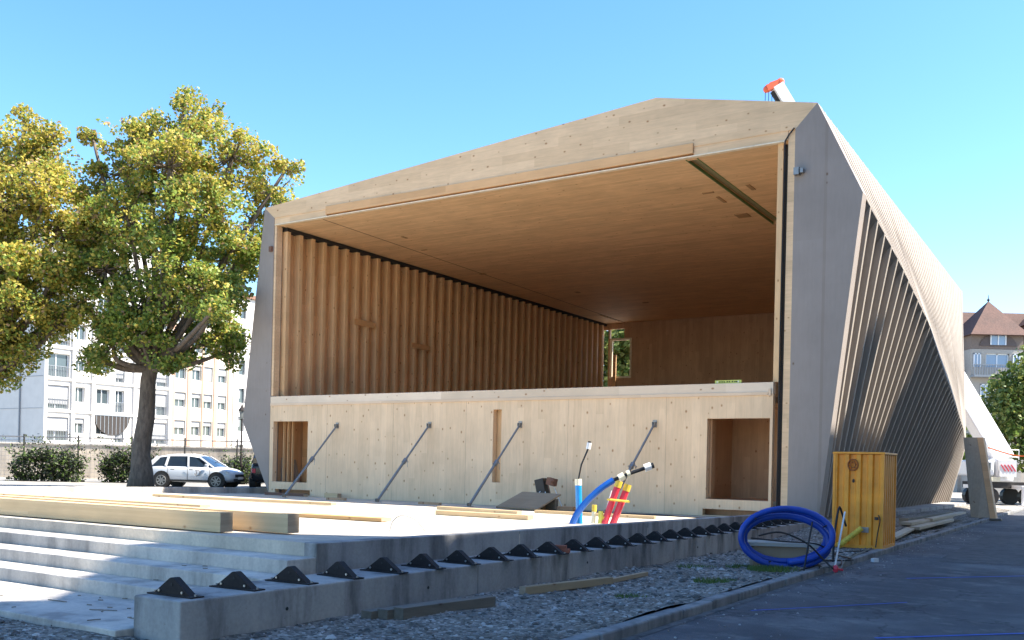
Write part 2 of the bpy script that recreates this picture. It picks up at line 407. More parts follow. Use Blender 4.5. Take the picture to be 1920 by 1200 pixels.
for k in range(260):       # crumbs on the asphalt beside the kerb
    v = rnd.uniform(-16, 8); u = 21.55+abs(rnd.gauss(0, .45)); stone(st, u, v, .005, rnd.uniform(.006, .02), rnd.choice((1,2)))
s1 = plain('stone_dark', (.10,.095,.09), .9); s2 = plain('stone_mid', (.22,.21,.20), .9); s3 = plain('stone_light', (.42,.41,.40), .9)
tag(obj('gravel_stones', st, [s1,s2,s3], None, ORG, ROT), 'loose grey stones strewn between the concrete ledge and the kerb', 'gravel', kind='stuff')
# grass tufts
def tuft(u, v, n, rad, h, label):
    mb = MB()
    for k in range(n):
        a = rnd.random()*2*PI; d = rad*rnd.random()**.6; x = d*math.cos(a); y = d*math.sin(a)*.8
        t = rnd.random()*2*PI; hh = h*rnd.uniform(.4,1); w = .006
        lean = Vector((rnd.uniform(-.5,.5)*hh, rnd.uniform(-.5,.5)*hh, hh))
        p = Vector((x, y, -.01)); s = Vector((math.cos(t)*w, math.sin(t)*w, 0))
        mb.add([p-s, p+s, p+s*.6+lean*.55, p-s*.6+lean*.55, p+lean], [(0,1,2,3),(3,2,4)])
    return tag(obj('grass', mb, [M_lg], None, W(u, v, gh(u, v)), 0), label, 'grass', 'weeds in the gravel', 'stuff')
tuft(20.95, -9.2, 900, .42, .09, 'low green grass tuft by the kerb in front of the blue hose coil')
tuft(20.75, -11.2, 500, .30, .08, 'small patch of low grass beside the kerb nearer the camera')
tuft(19.6, -9.0, 260, .35, .07, 'sparse weeds in the gravel behind the long beam')
tuft(20.2, -8.4, 300, .3, .07, 'sparse weeds in the gravel left of the blue hose coil')
tuft(20.4, -13.2, 160, .22, .06, 'few grass blades in the gravel near the bottom of the photo')
pt = MB(); pt.add([(22.6,-4.5,.004),(24.0,-4.1,.004),(23.7,6.5,.004),(22.4,6.2,.004)], [(0,1,2,3)]); struct('road_patch', pt, concrete('old_asphalt_patch', (.085,.085,.088), .4, 1.5, .5), ORG, ROT)
tw_ = MB()
for k in range(16):
    x = rnd.uniform(14.6, 17.6); y = rnd.uniform(-18.7, -17.7); a = rnd.gauss(.1,.5); l = rnd.choice((.04,.08,.12,.3))
    tw_.bar((x,y,.108), (x+l*math.cos(a), y+l*math.sin(a), .110), .010, .008)
for k in range(10):
    x = rnd.uniform(16.0, 17.8); y = rnd.uniform(-18.2, -16.7); z = .255 if y > -17.55 and y < -17.1 else (.10 if y < -17.56 else .41)
    tw_.bar((x,y,z+.006), (x+.06,y+.01,z+.008), .012, .008)
tag(obj('wood_litter', tw_, M_old, None, ORG, ROT), 'small twigs and wood splinters scattered on the lowest slab', 'litter', kind='stuff')
# blue survey lines on asphalt
for (a, b, w) in (((22.72,-8.03), (24.6,-5.7), .05), ((21.9,-13.1),(23.26,-11.03),.03), ((23.5,-14.09),(25.2,-12.2),.05)):
    mk = MB(); d = Vector((b[0]-a[0], b[1]-a[1], 0)).normalized(); n_ = Vector((-d.y, d.x, 0))*w/2
    mk.add([(a[0]-n_.x,a[1]-n_.y,.005),(b[0]-n_.x,b[1]-n_.y,.005),(b[0]+n_.x,b[1]+n_.y,.005),(a[0]+n_.x,a[1]+n_.y,.005)], [(0,1,2,3)])
    struct('road_marking', mk, plain('blue_survey_paint', (.02,.10,.50), .7), ORG, ROT)

# ------------------------------------------------------------------ concrete podium
pod = thing('podium', 'pale concrete platform with wide steps in front of the wooden pavilion', 'platform', ORG, ROT)
dk = MB()
dk.hexa([(-1.6,-16.2,.1),(17.9,-16.2,.1),(18.6,0,.1),(-1.6,.4,.1),(-1.6,-16.2,.72),(17.9,-16.2,.72),(18.6,0,.42),(-1.6,.4,.42)])
obj('deck_slab', dk, M_deck, pod)
# upstand wall along the right side of the deck
ups = MB()
def wallseg(mb, va, vb, za, zb):
    mb.hexa([(wallu(va)-.2,va,.0),(wallu(va),va,.0),(wallu(vb),vb,.0),(wallu(vb)-.2,vb,.0),
             (wallu(va)-.2,va,za),(wallu(va),va,za),(wallu(vb),vb,zb),(wallu(vb)-.2,vb,zb)])
wz = lambda v: .724 - .11*(v+16.2)/16.2
vv = [-16.204, -12.15, -8.0, -3.9, -.03]
for a, b in zip(vv, vv[1:]): wallseg(ups, a, b-.012, wz(a), wz(b))
obj('side_wall', ups, M_conc, pod, bevel=.012)
for k, (va, vb, zt) in enumerate(((-16.2,-16.65,.565),(-16.65,-17.1,.41),(-17.1,-17.55,.255))):
    s_ = MB(); x1 = (17.9, 18.02, 18.0)[k]; s_.box((-1.6, vb, .0), (x1, va+(.0 if k else -.001), zt)); obj('step', s_, M_conc2, pod, bevel=.012)
pv = MB(); pv.box((-1.6,-18.82,.0), (18.0,-17.551,.10)); obj('landing', pv, M_conc2, pod, bevel=.012)
lg_ = MB()
vs_ = [-18.64,-14.2,-9.2,-4.2,.8,5.8,10.8,15.8,24]
for a, b in zip(vs_, vs_[1:]):
    b2 = b-.01; il = lambda v: 18.0 if v < -16.6 else wallu(min(v,0))+.002
    ia = 18.002; lg_.hexa([(ia if a < -17 else il(a),a,-.1),(ledgeu(a),a,-.1),(ledgeu(b2),b2,-.1),(il(b2),b2,-.1),
              (ia if a < -17 else il(a),a,.40),(ledgeu(a),a,.40),(ledgeu(b2),b2,.40),(il(b2),b2,.40)])
obj('ledge', lg_, M_conc, pod, bevel=.015)
for (v_, z_) in ((-15.2,.2),(-11.4,.22),(-7.2,.2),(-3.0,.21),(-17.4,.2)):
    m = MB(); m.tube([(ledgeu(v_)+.0005,v_,z_),(ledgeu(v_)+.004,v_,z_)], .018, 10); obj('form_tie_hole', m, M_dark, pod)
lw = MB(); lw.hexa([(-1.62,-14,.3),(-1.4,-14,.3),(-1.4,1.2,.3),(-1.62,1.2,.3),(-1.62,-14,.80),(-1.4,-14,.80),(-1.4,1.2,.62),(-1.62,1.2,.62)])
obj('parapet', lw, M_conc2, pod, bevel=.01)

# ------------------------------------------------------------------ pavilion
pav = thing('pavilion', 'large unfinished wooden hall with open front and tapering finned sides', 'pavilion', ORG, ROT)
LEN = 26.0; NR = 42; SP = LEN/NR
RT = [(0,1.14,8.5),(3.5,1.42,7.33),(7.1,1.55,6.3),(10,1.5,5.4),(13,1.4,4.7),(20,.95,3.6),(26,.3,3.08)]
def outline(v, off=0.0, low=0.0):
    """outer cross-section at depth v: list of (u,z)"""
    t = v/LEN
    du, zc = tab(RT, v)
    dl, zl = tab(RT, LEN-v)
    top = lerp(10.89, 10.47, t); topl = lerp(10.73, 10.89, t)
    dbr = .25 - .6*min(v/7, 1); 
    return [(-.12-off-low*0, .47), (-.62-dl*.8+off, zl if v else 3.05), (-.62+off*.5, topl-off), (lerp(14.6, 4.5, t), lerp(11.84, 11.5, t)-off),
            (18.99-off*.4, top-off), (18.99+du-off, zc), (18.99+dbr-low, lerp(.49, .3, t))]
def outline0():
    o_ = outline(0); o_[1] = (-1.54, 3.05); return o_
def ring(mb, outer, inner, y0, y1, mi=0):
    n = len(outer)
    vs = [(x,y0,z) for x,z in outer]+[(x,y0,z) for x,z in inner]+[(x,y1,z) for x,z in outer]+[(x,y1,z) for x,z in inner]
    fs = []
    for i in range(n-1):
        j = i+1
        fs += [(i,j,n+j,n+i), (2*n+i,3*n+i,3*n+j,2*n+j), (i,2*n+i,2*n+j,j), (n+i,n+j,3*n+j,3*n+i)]
    fs += [(0,n,3*n,2*n), (n-1,3*n-1,4*n-1,2*n-1)]
    mb.add(vs, fs, mi)
def innerpts(v, o_, x0=-.13, x1=18.45, zt=10.32):
    return [(x0,o_[0][1]), (x0,o_[1][1]), (x0,zt), (o_[3][0],zt), (x1,zt), (x1,min(o_[5][1],zt)), (x1,o_[6][1])]
# front frame: side panels + fascia (mitred at the corners)
oo = outline0(); ii = innerpts(0, oo)
def poly_prism(mb, pts, y0, y1, mi=0): mb.prism(pts, y0, y1, mi)
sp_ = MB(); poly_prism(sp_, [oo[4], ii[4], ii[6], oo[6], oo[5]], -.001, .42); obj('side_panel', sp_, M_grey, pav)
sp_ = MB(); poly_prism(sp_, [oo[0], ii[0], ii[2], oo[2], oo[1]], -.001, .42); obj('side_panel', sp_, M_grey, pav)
fa = MB(); poly_prism(fa, [oo[2], ii[2], ii[4], oo[4], oo[3]], -.001, .42); obj('fascia', fa, M_fascia, pav)
# seam cover boards on the fascia
sk = MB()
ring_skin = []
for k in range(NR+1):
    v_ = .42 + (LEN-.42)*k/NR; o_ = outline(v_, .012, .26)
    # push the skin inwards below the crease so the fins stand proud
    cr = o_[5]; bs_ = o_[6]; d_ = Vector((bs_[0]+.26-cr[0], bs_[1]-cr[1])).normalized(); o_.insert(6, (cr[0]+d_[0]*.28-.17, cr[1]+d_[1]*.28)); o_[7] = (o_[7][0]+.06, o_[7][1]); ring_skin.append((v_, o_))
nn = len(ring_skin[0][1])
vs = [(x, v_, z) for v_, o_ in ring_skin for x, z in o_]; fs = []
for k in range(NR):
    for i in range(nn-1):
        a = k*nn+i; fs.append((a, a+1, a+nn+1, a+nn))
sk.add(vs, fs); obj('side_boarding', sk, M_fing, pav)
for k in range(1, NR+1):
    v0 = SP*k; v1 = v0+.13
    if k == NR: v0 = LEN-.2; v1 = LEN
    r_ = MB(); o_ = outline(v0); i_ = innerpts(v0, o_, -.30, 18.62, 10.36)
    # thin wedge ring: fin
    i_[0] = (o_[0][0]+.3, o_[0][1]); i_[1] = (o_[1][0]+.35, o_[1][1]); i_[2] = (o_[2][0]+.2, o_[2][1]-.2)
    i_[3] = (o_[3][0], o_[3][1]-.2); i_[4] = (o_[4][0]-.2, o_[4][1]-.2); i_[5] = (o_[5][0]-.5, o_[5][1]-.25); i_[6] = (o_[6][0]-.5, o_[6][1])
    ring(r_, o_, i_, v0, v1); obj('fin', r_, M_fin, pav)
# recessed lining of the opening
ln = MB()
ln.box((18.27,.03,.45), (18.45,.5,10.32)); obj('jamb_lining', ln, M_fascia, pav)
pj = MB(); pj.box((17.98,.12,3.94), (18.12,.36,10.12)); obj('jamb_post', pj, M_stud, pav)
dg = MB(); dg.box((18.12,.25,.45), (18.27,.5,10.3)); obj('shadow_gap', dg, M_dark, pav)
pl_ = MB(); pl_.box((-.13,.03,3.96), (-.03,.3,10.32)); obj('jamb_post', pl_, M_fascia, pav)
br_ = MB(); br_.box((-.1,.004,10.31), (18.27,.16,10.36)); obj('soffit_edge', br_, M_fascia, pav)
for (a, b, m_, z0, z1, y0) in ((2.39,15.72,M_trim,10.13,10.40,-.045), (-.13,2.385,M_fascia,10.08,10.31,.02), (15.725,18.26,M_fascia,10.08,10.31,.02)):
    lb = MB(); lb.box((a,y0,z0), (b,.14,z1)); obj('lintel_board', lb, m_, pav)
lb = MB(); lb.box((-.1,-.012,10.045), (18.2,.12,10.078)); obj('edge_strip', lb, plain('pale_strip', (.8,.68,.5), .6), pav)
# ceiling with recessed cable channel and cut-outs
ce = MB(); ce.panel(0, 18.3, .16, LEN, [(15.45,15.75,.3,7.9),(1.18,1.34,22.6,25.4)], 10.05, 10.35)
ce.v = [(x, z, y) for x, y, z in ce.v]; ce.f = [f[::-1] for f in ce.f]
obj('ceiling', ce, M_ceil, pav)
ch = MB(); ch.box((15.45,.3,10.16), (15.75,7.9,10.2)); obj('cable_channel', ch, plain('channel_board', (.33,.29,.17), .7), pav)
for x in (15.43, 15.75):
    e_ = MB(); e_.box((x,.18,10.035), (x+.025,7.92,10.12)); obj('channel_edge', e_, M_green, pav)
for a in ((16.1,3.1,.12,.6),(14.68,3.3,.35,.12),(14.9,3.9,.1,.7),(14.7,6.1,.42,.5),(17.2,3.4,.3,.08),(2.9,3.4,.1,.3),(2.2,5.5,.25,.1),(1.6,10.4,.3,.2),(3.3,16,.2,.3),(5.0,20,.3,.25)):
    ct = MB(); ct.box((a[0],a[1],10.03), (a[0]+a[2],a[1]+a[3],10.048)); obj('ceiling_hatch', ct, M_hatch, pav)
sm = MB(); sm.hexa([(2.04,.2,10.044),(2.07,.2,10.044),(1.30,LEN-.2,10.044),(1.26,LEN-.2,10.044),(2.04,.2,10.06),(2.07,.2,10.06),(1.30,LEN-.2,10.06),(1.26,LEN-.2,10.06)])
obj('ceiling_seam', sm, M_rust, pav)
# left inner wall: panel, studs, dark strip painting the shadow gap at the head
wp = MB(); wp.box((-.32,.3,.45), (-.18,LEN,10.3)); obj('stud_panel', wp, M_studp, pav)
for k in range(41):
    v_ = .42+SP*k
    s_ = MB(); s_.box((-.18, v_, 3.62), (.12, v_+.16, 9.9)); obj('wall_stud', s_, M_stud, pav)
hd = MB(); hd.box((-.18,.42,9.9), (.10,LEN-.1,10.04)); obj('head_shadow_gap', hd, M_dark, pav)
for (va, zz) in ((4.0,7.05),(7.6,6.55),(20.3,5.6),(16.5,5.4)):
    b_ = MB(); b_.box((.12,va,zz), (.17,va+1.25,zz+.22)); obj('wall_batten', b_, M_trim, pav)
# right inner wall
wr = MB(); wr.box((18.3,.5,.45), (18.46,LEN,10.3)); obj('inner_wall', wr, M_studp, pav)
# rear wall with window
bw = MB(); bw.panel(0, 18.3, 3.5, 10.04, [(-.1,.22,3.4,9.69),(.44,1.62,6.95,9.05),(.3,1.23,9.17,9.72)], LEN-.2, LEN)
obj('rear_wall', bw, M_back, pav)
rf = MB()
rf.panel(.34, 1.72, 6.85, 9.15, [(.5,1.62,6.95,9.05)], LEN-.24, LEN-.18); obj('window_frame', rf, plain('pale_frame', (.80,.72,.52), .5), pav)
rp = MB(); rp.box((-.02,LEN-.9,3.6), (.16,LEN-.7,9.6)); obj('rear_post', rp, M_trim, pav)
rp = MB(); rp.box((.62,LEN-.36,3.6), (.8,LEN-.24,8.2)); obj('rear_post', rp, M_trim, pav)
# stage floor, front wall, cap
fl = MB(); fl.box((.0,.22,3.42), (18.0,LEN,3.6)); obj('upper_floor', fl, M_studp, pav)
fw = MB(); fw.panel(-.12, 18.03, .43, 3.63, [(.05,1.74,.9,3.04),(9.46,9.76,1.13,3.34),(16.28,17.96,.88,3.01),(.19,1.9,.45,.64),(16.2,17.7,.45,.62)], .0, .2)
obj('front_wall', fw, M_wall, pav)
for u_ in (2.62, 5.55, 8.45, 12.05, 15.1):
    m = MB(); m.box((u_,-.0025,.44), (u_+.010,.02,3.6)); obj('panel_joint', m, plain('joint_brown', (.50,.36,.24), .8), pav)
cp = MB(); cp.box((-.12,-.006,3.633), (18.03,.24,3.93)); obj('wall_cap', cp, wood('cap_wood', (.84,.68,.52), 'x', .5, 'z', .5, .06), pav, bevel=.006)
cp2 = MB(); cp2.box((-.1,-.035,3.60), (17.9,-.007,3.68)); cp2.box((17.92,-.05,3.58), (17.98,-.007,3.76)); obj('cap_rail', cp2, wood('rail_wood', (.84,.64,.46), 'x', 3, 'z', .2, .06), pav)
# ground-floor rooms behind the openings
rm = MB()
rm.box((2.0,1.0,.45), (15.9,1.15,3.42)); rm.box((1.9,.2,.45), (2.05,1.6,3.42))
obj('partition', rm, M_studp, pav)
rm = MB(); rm.box((-.1,1.6,.45), (3.5,1.75,3.42)); obj('partition', rm, M_trim, pav)
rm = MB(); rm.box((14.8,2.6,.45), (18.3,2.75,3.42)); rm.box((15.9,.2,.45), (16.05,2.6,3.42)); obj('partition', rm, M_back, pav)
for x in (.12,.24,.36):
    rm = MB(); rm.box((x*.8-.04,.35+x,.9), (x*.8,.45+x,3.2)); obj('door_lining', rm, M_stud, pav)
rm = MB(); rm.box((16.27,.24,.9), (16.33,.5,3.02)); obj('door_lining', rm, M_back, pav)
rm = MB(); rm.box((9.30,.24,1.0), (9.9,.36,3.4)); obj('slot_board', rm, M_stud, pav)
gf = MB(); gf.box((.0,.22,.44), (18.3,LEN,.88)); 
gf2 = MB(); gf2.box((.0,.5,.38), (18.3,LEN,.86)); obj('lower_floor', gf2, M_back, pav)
# fixture boxes on the fascia
fx = MB(); fx.box((18.47,-.16,9.12), (18.60,-.004,9.30)); fx.box((18.62,-.13,9.16), (18.70,-.004,9.27)); obj('wall_fixture', fx, M_steel, pav)
fx = MB(); fx.box((-.30,-.08,9.12), (-.16,-.004,9.30)); obj('wall_fixture', fx, M_rust, pav)
# thin cable in the corner mitre
cb_ = MB(); cb_.tube([(18.43,-.02,10.35),(18.3,-.02,10.2),(18.2,-.02,10.05),(18.18,-.02,5),(18.19,-.02,.6)], .018, 6); obj('jamb_cable', cb_, M_cable, pav)
# spirit level on the parapet
sl = thing('spirit_level', 'yellow spirit level lying on the parapet above the right doorway', 'tool', W(16.8,.1,3.932), ROT)
s_ = MB(); s_.box((-.36,-.03,0), (.36,.03,.09)); obj('body', s_, M_yell, sl, bevel=.006)
s_ = MB()
for x in (-.24,-.18,-.12,-.04,.02,.10,.17,.22): s_.box((x,-.033,.03), (x+.04,-.0305,.06))
obj('scale_print', s_, M_dark, sl)
s_ = MB()
for x in (-.29, .28): s_.box((x-.02,-.034,.02), (x+.02,.034,.07))
obj('vial', s_, M_cream, sl)

# ------------------------------------------------------------------ steel props
def make_prop():
    t = thing('steel_prop', 'x', 'prop', (0,0,0))
    foot = Vector((0,0,.03)); head = Vector((.42,1.95,2.42))
    d = head-foot; mid = foot+d*.52
    m = MB(); m.tube([foot+d*.02, mid], .042, 10); obj('outer_tube', m, M_steel, t)
    m = MB(); m.tube([mid, head-d*.01], .031, 10); obj('inner_tube', m, M_steel, t)
    m = MB(); m.tube([mid-d*.03, mid+d*.02], .068, 10); m.tube([mid+Vector((-.13,.02,-.03)), mid+Vector((0,.0,.04)), mid+Vector((.15,-.02,-.04))], .012, 6); m.tube([mid+Vector((.1,0,0)), mid+Vector((.13,-.02,-.2))], .007, 5)
    obj('collar', m, M_steel, t)
    m = MB(); m.cbox(head+Vector((0,.02,.0)), (.12,.03,.2)); m.cbox(head+Vector((-.03,-.04,0)), (.012,.12,.1)); m.cbox(head+Vector((.03,-.04,0)), (.012,.12,.1)); obj('head_plate', m, M_steel, t)
    m = MB(); m.cbox(foot+Vector((0,0,-.02)), (.16,.22,.014)); m.cbox(foot+Vector((-.035,0,.03)), (.012,.1,.1)); m.cbox(foot+Vector((.035,0,.03)), (.012,.1,.1)); obj('foot_plate', m, M_steel, t)
    return t
pr0 = make_prop()
heads = [(3.12,'leftmost slanting steel prop, bolted to the wall right of the left doorway'), (7.05,'second slanting steel prop from the left against the pale wooden wall'),
         (10.44,'slanting steel prop standing just right of the narrow slot in the wall'), (14.78,'rightmost slanting steel prop, rising behind the red and blue pipes')]
for i, (u, lab) in enumerate(heads):
    p = pr0 if i == 0 else copy_tree(pr0)
    fx_ = [3.3,6.6,9.85,14.36][i]
    p.location = W(u-.42, -1.98, deckz(-1.98)); p.rotation_euler = (0,0,ROT)
    tag(p, lab, 'prop', 'steel props bracing the front wall')

# ------------------------------------------------------------------ brackets along ledge
def make_bracket():
    t = thing('steel_bracket', 'x', 'bracket', (0,0,0))
    m = MB(); F_ = [(-.24,.012),(.24,.012),(.022,.158),(.008,.165),(-.018,.165),(-.034,.159)]; Bk = [(-.24,.012),(.24,.012),(.022,.158),(.008,.165),(-.018,.165),(-.034,.159)]
    n = 6; dF = -.04; dB = .04
    for (y0, y1) in ((dF, dF+.012), (dB-.012, dB)): m.prism(F_, y0, y1)
    for a in (1, 2, 3, 4, 5):
        p = Vector((F_[a][0], 0, F_[a][1])); q = Vector((F_[(a+1) % 6][0], 0, F_[(a+1) % 6][1])); d = (q-p).normalized(); nn_ = Vector((-d.z, 0, d.x))*.010
        e = .5*(dF+.012); m.hexa([p+Vector((0,dF+.0125,0)), q+Vector((0,dF+.0125,0)), q+Vector((0,dB-.0125,0)), p+Vector((0,dB-.0125,0)), p+nn_+Vector((0,dF+.0125,0)), q+nn_+Vector((0,dF+.0125,0)), q+nn_+Vector((0,dB-.0125,0)), p+nn_+Vector((0,dB-.0125,0))])
    obj('plate', m, M_black, t)
    m = MB(); m.box((-.295,-.075,0), (.295,.075,.012)); obj('base_flange', m, M_black, t)
    for x in (-.165,.14):
        m = MB(); m.tube([(x,-.051,.040),(x,-.0405,.040)], .012, 8); obj('bolt', m, M_bolt, t)
    for x in (-.265,.265):
        m = MB(); m.tube([(x,0,.012),(x,0,.03)], .014, 6); obj('bolt', m, M_steel, t)
    m = MB(); m.tube([(0,-.045,.105),(0,-.0405,.105)], .013, 8); obj('hole_plug', m, M_dark, t)
    return t
b0 = make_bracket()
for k in range(29):
    v = -18.42+.69*k
    b_ = b0 if k == 0 else copy_tree(b0)
    uc = min(18.30+.050*(v+18.4), 18.74)
    b_.location = W(uc, v, .401); b_.rotation_euler = (0,0,ROT+rnd.uniform(-.09,.09))
    if k == 0: tag(b_, 'nearest black triangular steel bracket, at the left end of the concrete ledge', 'bracket', 'black brackets in a row on the ledge')
    else: tag(b_, 'black triangular steel bracket bolted in the long row on the ledge', 'bracket', 'black brackets in a row on the ledge')

# ------------------------------------------------------------------ timber on the deck
def beam(name, u0, v0, L, w, h, z, ang, label, mat=None, ends=True, cat='beam', group=None, tilt=0.0):
    t = thing(name, label, cat, W(u0, v0, z), ROT+ang, group); t.rotation_euler[1] = tilt
    m = MB(); m.box((-L+.004,0,0), (-.004,w,h)); obj('timber', m, mat or M_beam, t, bevel=.004)
    if ends:
        m = MB(); m.box((-.0035,.002,.002), (0,w-.002,h-.002)); obj('end_grain', m, M_end, t)
        m = MB(); m.box((-L,.002,.002), (-L+.0035,w-.002,h-.002)); obj('end_grain', m, M_end, t)
    return t
G = 'timber lying on the concrete deck'
beam('timber_beam', 16.0,-15.95, 12.0,.20,.25,.728,0,'front glulam beam lying along the top step, ending left of its neighbour', group=G)
beam('timber_beam', 16.62,-15.40, 11.0,.20,.25,.722,0,'glulam beam behind the front one, its end standing farther right', group=G)
beam('timber_beam', 14.6,-15.0, 9.5,.16,.20,.714,R(.6),'third long beam behind the two glulam beams at the top step', group=G)
beam('timber_beam', 14.2,-14.5, 9.0,.30,.10,.706,R(-.5),'flat wide plank behind the beams at the top step', M_beamy, group=G)
beam('timber_plank', 9.6,-11.0, 7.5,.28,.06,.64,R(2),'long pale plank on the far left of the deck', M_beamy, group=G)
beam('timber_plank', 12.4,-12.6, 6.0,.24,.05,.67,R(-2),'long flat plank in the middle left of the deck', M_beamy, group=G)
beam('timber_plank', 9.0,-6.5, 6.5,.22,.07,.56,R(3),'plank lying far back on the left side of the deck', M_beamy, group=G)
beam('timber_plank', 14.95,-11.6, 1.9,.30,.06,.645,R(4),'short orange plank lying alone in the sunny middle of the deck', wood('orange_plank', (.62,.40,.18), 'x', .2, 'y', .2), group=G)
beam('timber_plank', 15.6,-7.9, 2.3,.22,.09,.575,R(0),'short block of wood on the deck just left of the blue pipes', group=G)
beam('timber_plank', 13.9,-5.6, 2.6,.18,.08,.53,R(-8),'thin board on the deck in front of the plywood sheet', group=G)
beam('timber_plank', 16.6,-4.0, 3.2,.12,.07,.50,R(0),'thin board lying near the right end of the deck', group=G)
beam('timber_block', 5.6,-2.3, .7,.12,.08,deckz(-2.3)+.002,R(5),'small dark block in the shade between the first two props', M_back, group='blocks by the props')
beam('timber_block', 8.9,-1.9, .8,.12,.07,deckz(-1.9)+.002,R(-3),'small dark block in the shade between the second and third prop', M_back, group='blocks by the props')
beam('timber_block', 2.1,-.5, 1.9,.2,.1,deckz(-.5)+.002,R(0),'low reddish board under the left doorway', M_rust, group='blocks by the props')
beam('timber_block', 3.6,-.45, .6,.2,.16,deckz(-.45)+.002,R(0),'small pale block beside the left doorway', M_beam, group='blocks by the props')
# plywood sheet tilted near wall
pw = thing('plywood_sheet', 'worn plywood sheet propped low against the wall on the deck', 'board', W(11.95,-2.5,deckz(-2.5)), ROT-R(6))
m = MB(); m.hexa([(-.72,0,.02),(.72,-.05,.02),(.62,1.15,.40),(-.70,1.15,.42),(-.72,-.02,.06),(.72,-.07,.06),(.62,1.13,.44),(-.70,1.13,.46)]); obj('sheet', m, M_ply, pw)
m = MB(); m.box((-.6,.9,0), (.6,1.05,.30)); obj('support', m, M_old, pw)
rb = beam('debris_board', 13.1,-1.5, .9,.4,.12,deckz(-1.2)+.002,R(10),'low dark scrap wood under the tripod', M_back, False, group='blocks by the props')
# tripod with device
tp = thing('tripod_level', 'black instrument on a pale folding stand by the wooden wall', 'tripod', W(11.85,-.9,deckz(-.9)), ROT)
tp.scale = (.85,.85,.85)
for q_ in ((-.42,-.55,0,.02,0,.78),(.42,-.45,0,-.02,0,.80),(0,.45,0,0,0,.78),(.62,.2,0,.3,.1,.75)):
    m = MB(); m.tube([q_[:3], q_[3:]], .016, 6); obj('leg', m, M_white, tp)
m = MB(); m.cbox((-.1,0,.72), (.34,.28,.58), rot=Matrix.Rotation(R(-14),3,'Y')); obj('case', m, M_cable, tp, bevel=.02)
m = MB(); m.cbox((.26,.02,.92), (.30,.22,.24), rot=Matrix.Rotation(R(12),3,'Y')); m.ball((.36,-.1,.95),.09); m.tube([(.2,-.1,.8),(.3,-.15,.55),(.22,-.12,.35)], .02, 6); obj('motor', m, M_rust, tp)

# ------------------------------------------------------------------ pipes on the deck
def pipe(name, label, pts, r, mat, cat='pipe', extra=(), grp='utility pipes rising from the deck'):
    base = Vector(pts[0]); t = thing(name, label, cat, base, 0, grp)
    m = MB(); m.tube([Vector(p)-base for p in pts], r, 12); obj('pipe_body', m, mat, t, smooth=False)
    for (n_, ps, rr, mt) in extra:
        m = MB(); m.tube([Vector(p)-base for p in ps], rr, 12); obj(n_, m, mt, t)
    return t
P = lambda u, v, z: W(u, v, z)
# screen helper replaced by plan coordinates measured on the deck
def along(p, q, t): return Vector(p).lerp(Vector(q), t)
def smoothpts(ps, n=6):
    ps = [Vector(p) for p in ps]; out = []
    for i in range(len(ps)-1):
        p0 = ps[max(i-1,0)]; p1 = ps[i]; p2 = ps[i+1]; p3 = ps[min(i+2, len(ps)-1)]
        for k in range(n):
            t = k/n; out.append(.5*((2*p1)+(p2-p0)*t+(2*p0-5*p1+4*p2-p3)*t*t+(3*p1-p0-3*p2+p3)*t**3))
    return out+[ps[-1]]
# all near world Y ~ 18
def X(x, y, z): return Vector((x, y, z))
pipe('blue_pipe', 'bright blue upright pipe with cream collar and thin black rod', [X(1.32,18.3,.5),X(1.28,18.3,1.32)], .062, M_cyan,
     extra=[('collar', [X(1.28,18.3,1.30),X(1.275,18.3,1.42)], .068, M_cream), ('rod', [X(1.28,18.3,1.42),X(1.33,18.3,1.7),X(1.46,18.32,2.02)], .016, M_cable), ('fitting', [X(1.455,18.32,2.0),X(1.475,18.32,2.12)], .045, M_white), ('plug', [X(1.472,18.32,2.10),X(1.480,18.32,2.15)], .03, M_cable)])
pipe('blue_duct', 'thick dark blue flexible duct curving up to the right', smoothpts([X(1.12,18.0,.45),X(1.22,18.0,.72),X(1.42,18.0,1.0),X(1.68,18.0,1.25),X(1.92,18.0,1.42)]), .062, M_blue,
     extra=[('inner_tube', [X(1.88,18.0,1.40),X(2.25,18.0,1.56),X(2.52,18.0,1.66)], .035, M_cable), ('fitting', [X(2.02,18.0,1.45),X(2.12,18.0,1.51)], .075, M_cream), ('fitting', [X(2.17,18.0,1.53),X(2.23,18.0,1.555)], .07, M_cream), ('end_cap', [X(2.50,18,1.655),X(2.62,18,1.70)], .075, M_white), ('plug', [X(2.61,18,1.695),X(2.67,18,1.715)], .055, M_cable)])
def redpipe(dx, lab):
    pipe('red_pipe', lab, [X(1.80+dx,18.6,.5),X(2.07+dx,18.6,1.30-dx*.4)], .066, M_red, extra=[('cap', [X(2.06+dx,18.6,1.27-dx*.4),X(2.10+dx,18.6,1.40-dx*.4)], .072, M_yel)])
redpipe(0, 'left one of the two red pipes, a little taller, with yellow cap')
redpipe(.17, 'right one of the two red pipes, a little lower, with yellow cap')
tw = MB(); tw.tube([X(1.915,18.52,1.03),X(2.28,18.52,1.0)], .022, 8); tw.tube([X(1.91,18.68,1.03),X(2.28,18.68,1.0)], .022, 8); tw.tube([X(1.89,18.5,1.03),X(1.89,18.7,1.03)], .022, 8); tw.tube([X(2.28,18.5,1.0),X(2.28,18.7,1.0)], .022, 8)
tag(obj('yellow_tape', tw, M_yel), 'yellow tape tied round the two red pipes', 'tape')
for (x, z, c, l) in ((1.60,.92,M_yel,'taller pale stub pipe with yellow cap left of the red pipes'), (1.73,.80,M_yell,'short lime stub pipe between the red pipes and the taller stub'), (1.80,.70,M_yel,'lowest yellow capped stub pipe at the foot of the red pipes')):
    pipe('stub_pipe', l, [X(x,18.6,.5),X(x+.02,18.6,z-.12)], .042, M_cream if c is M_yel else M_yell, extra=[('cap', [X(x+.02,18.6,z-.13),X(x+.022,18.6,z)], .048, c)])
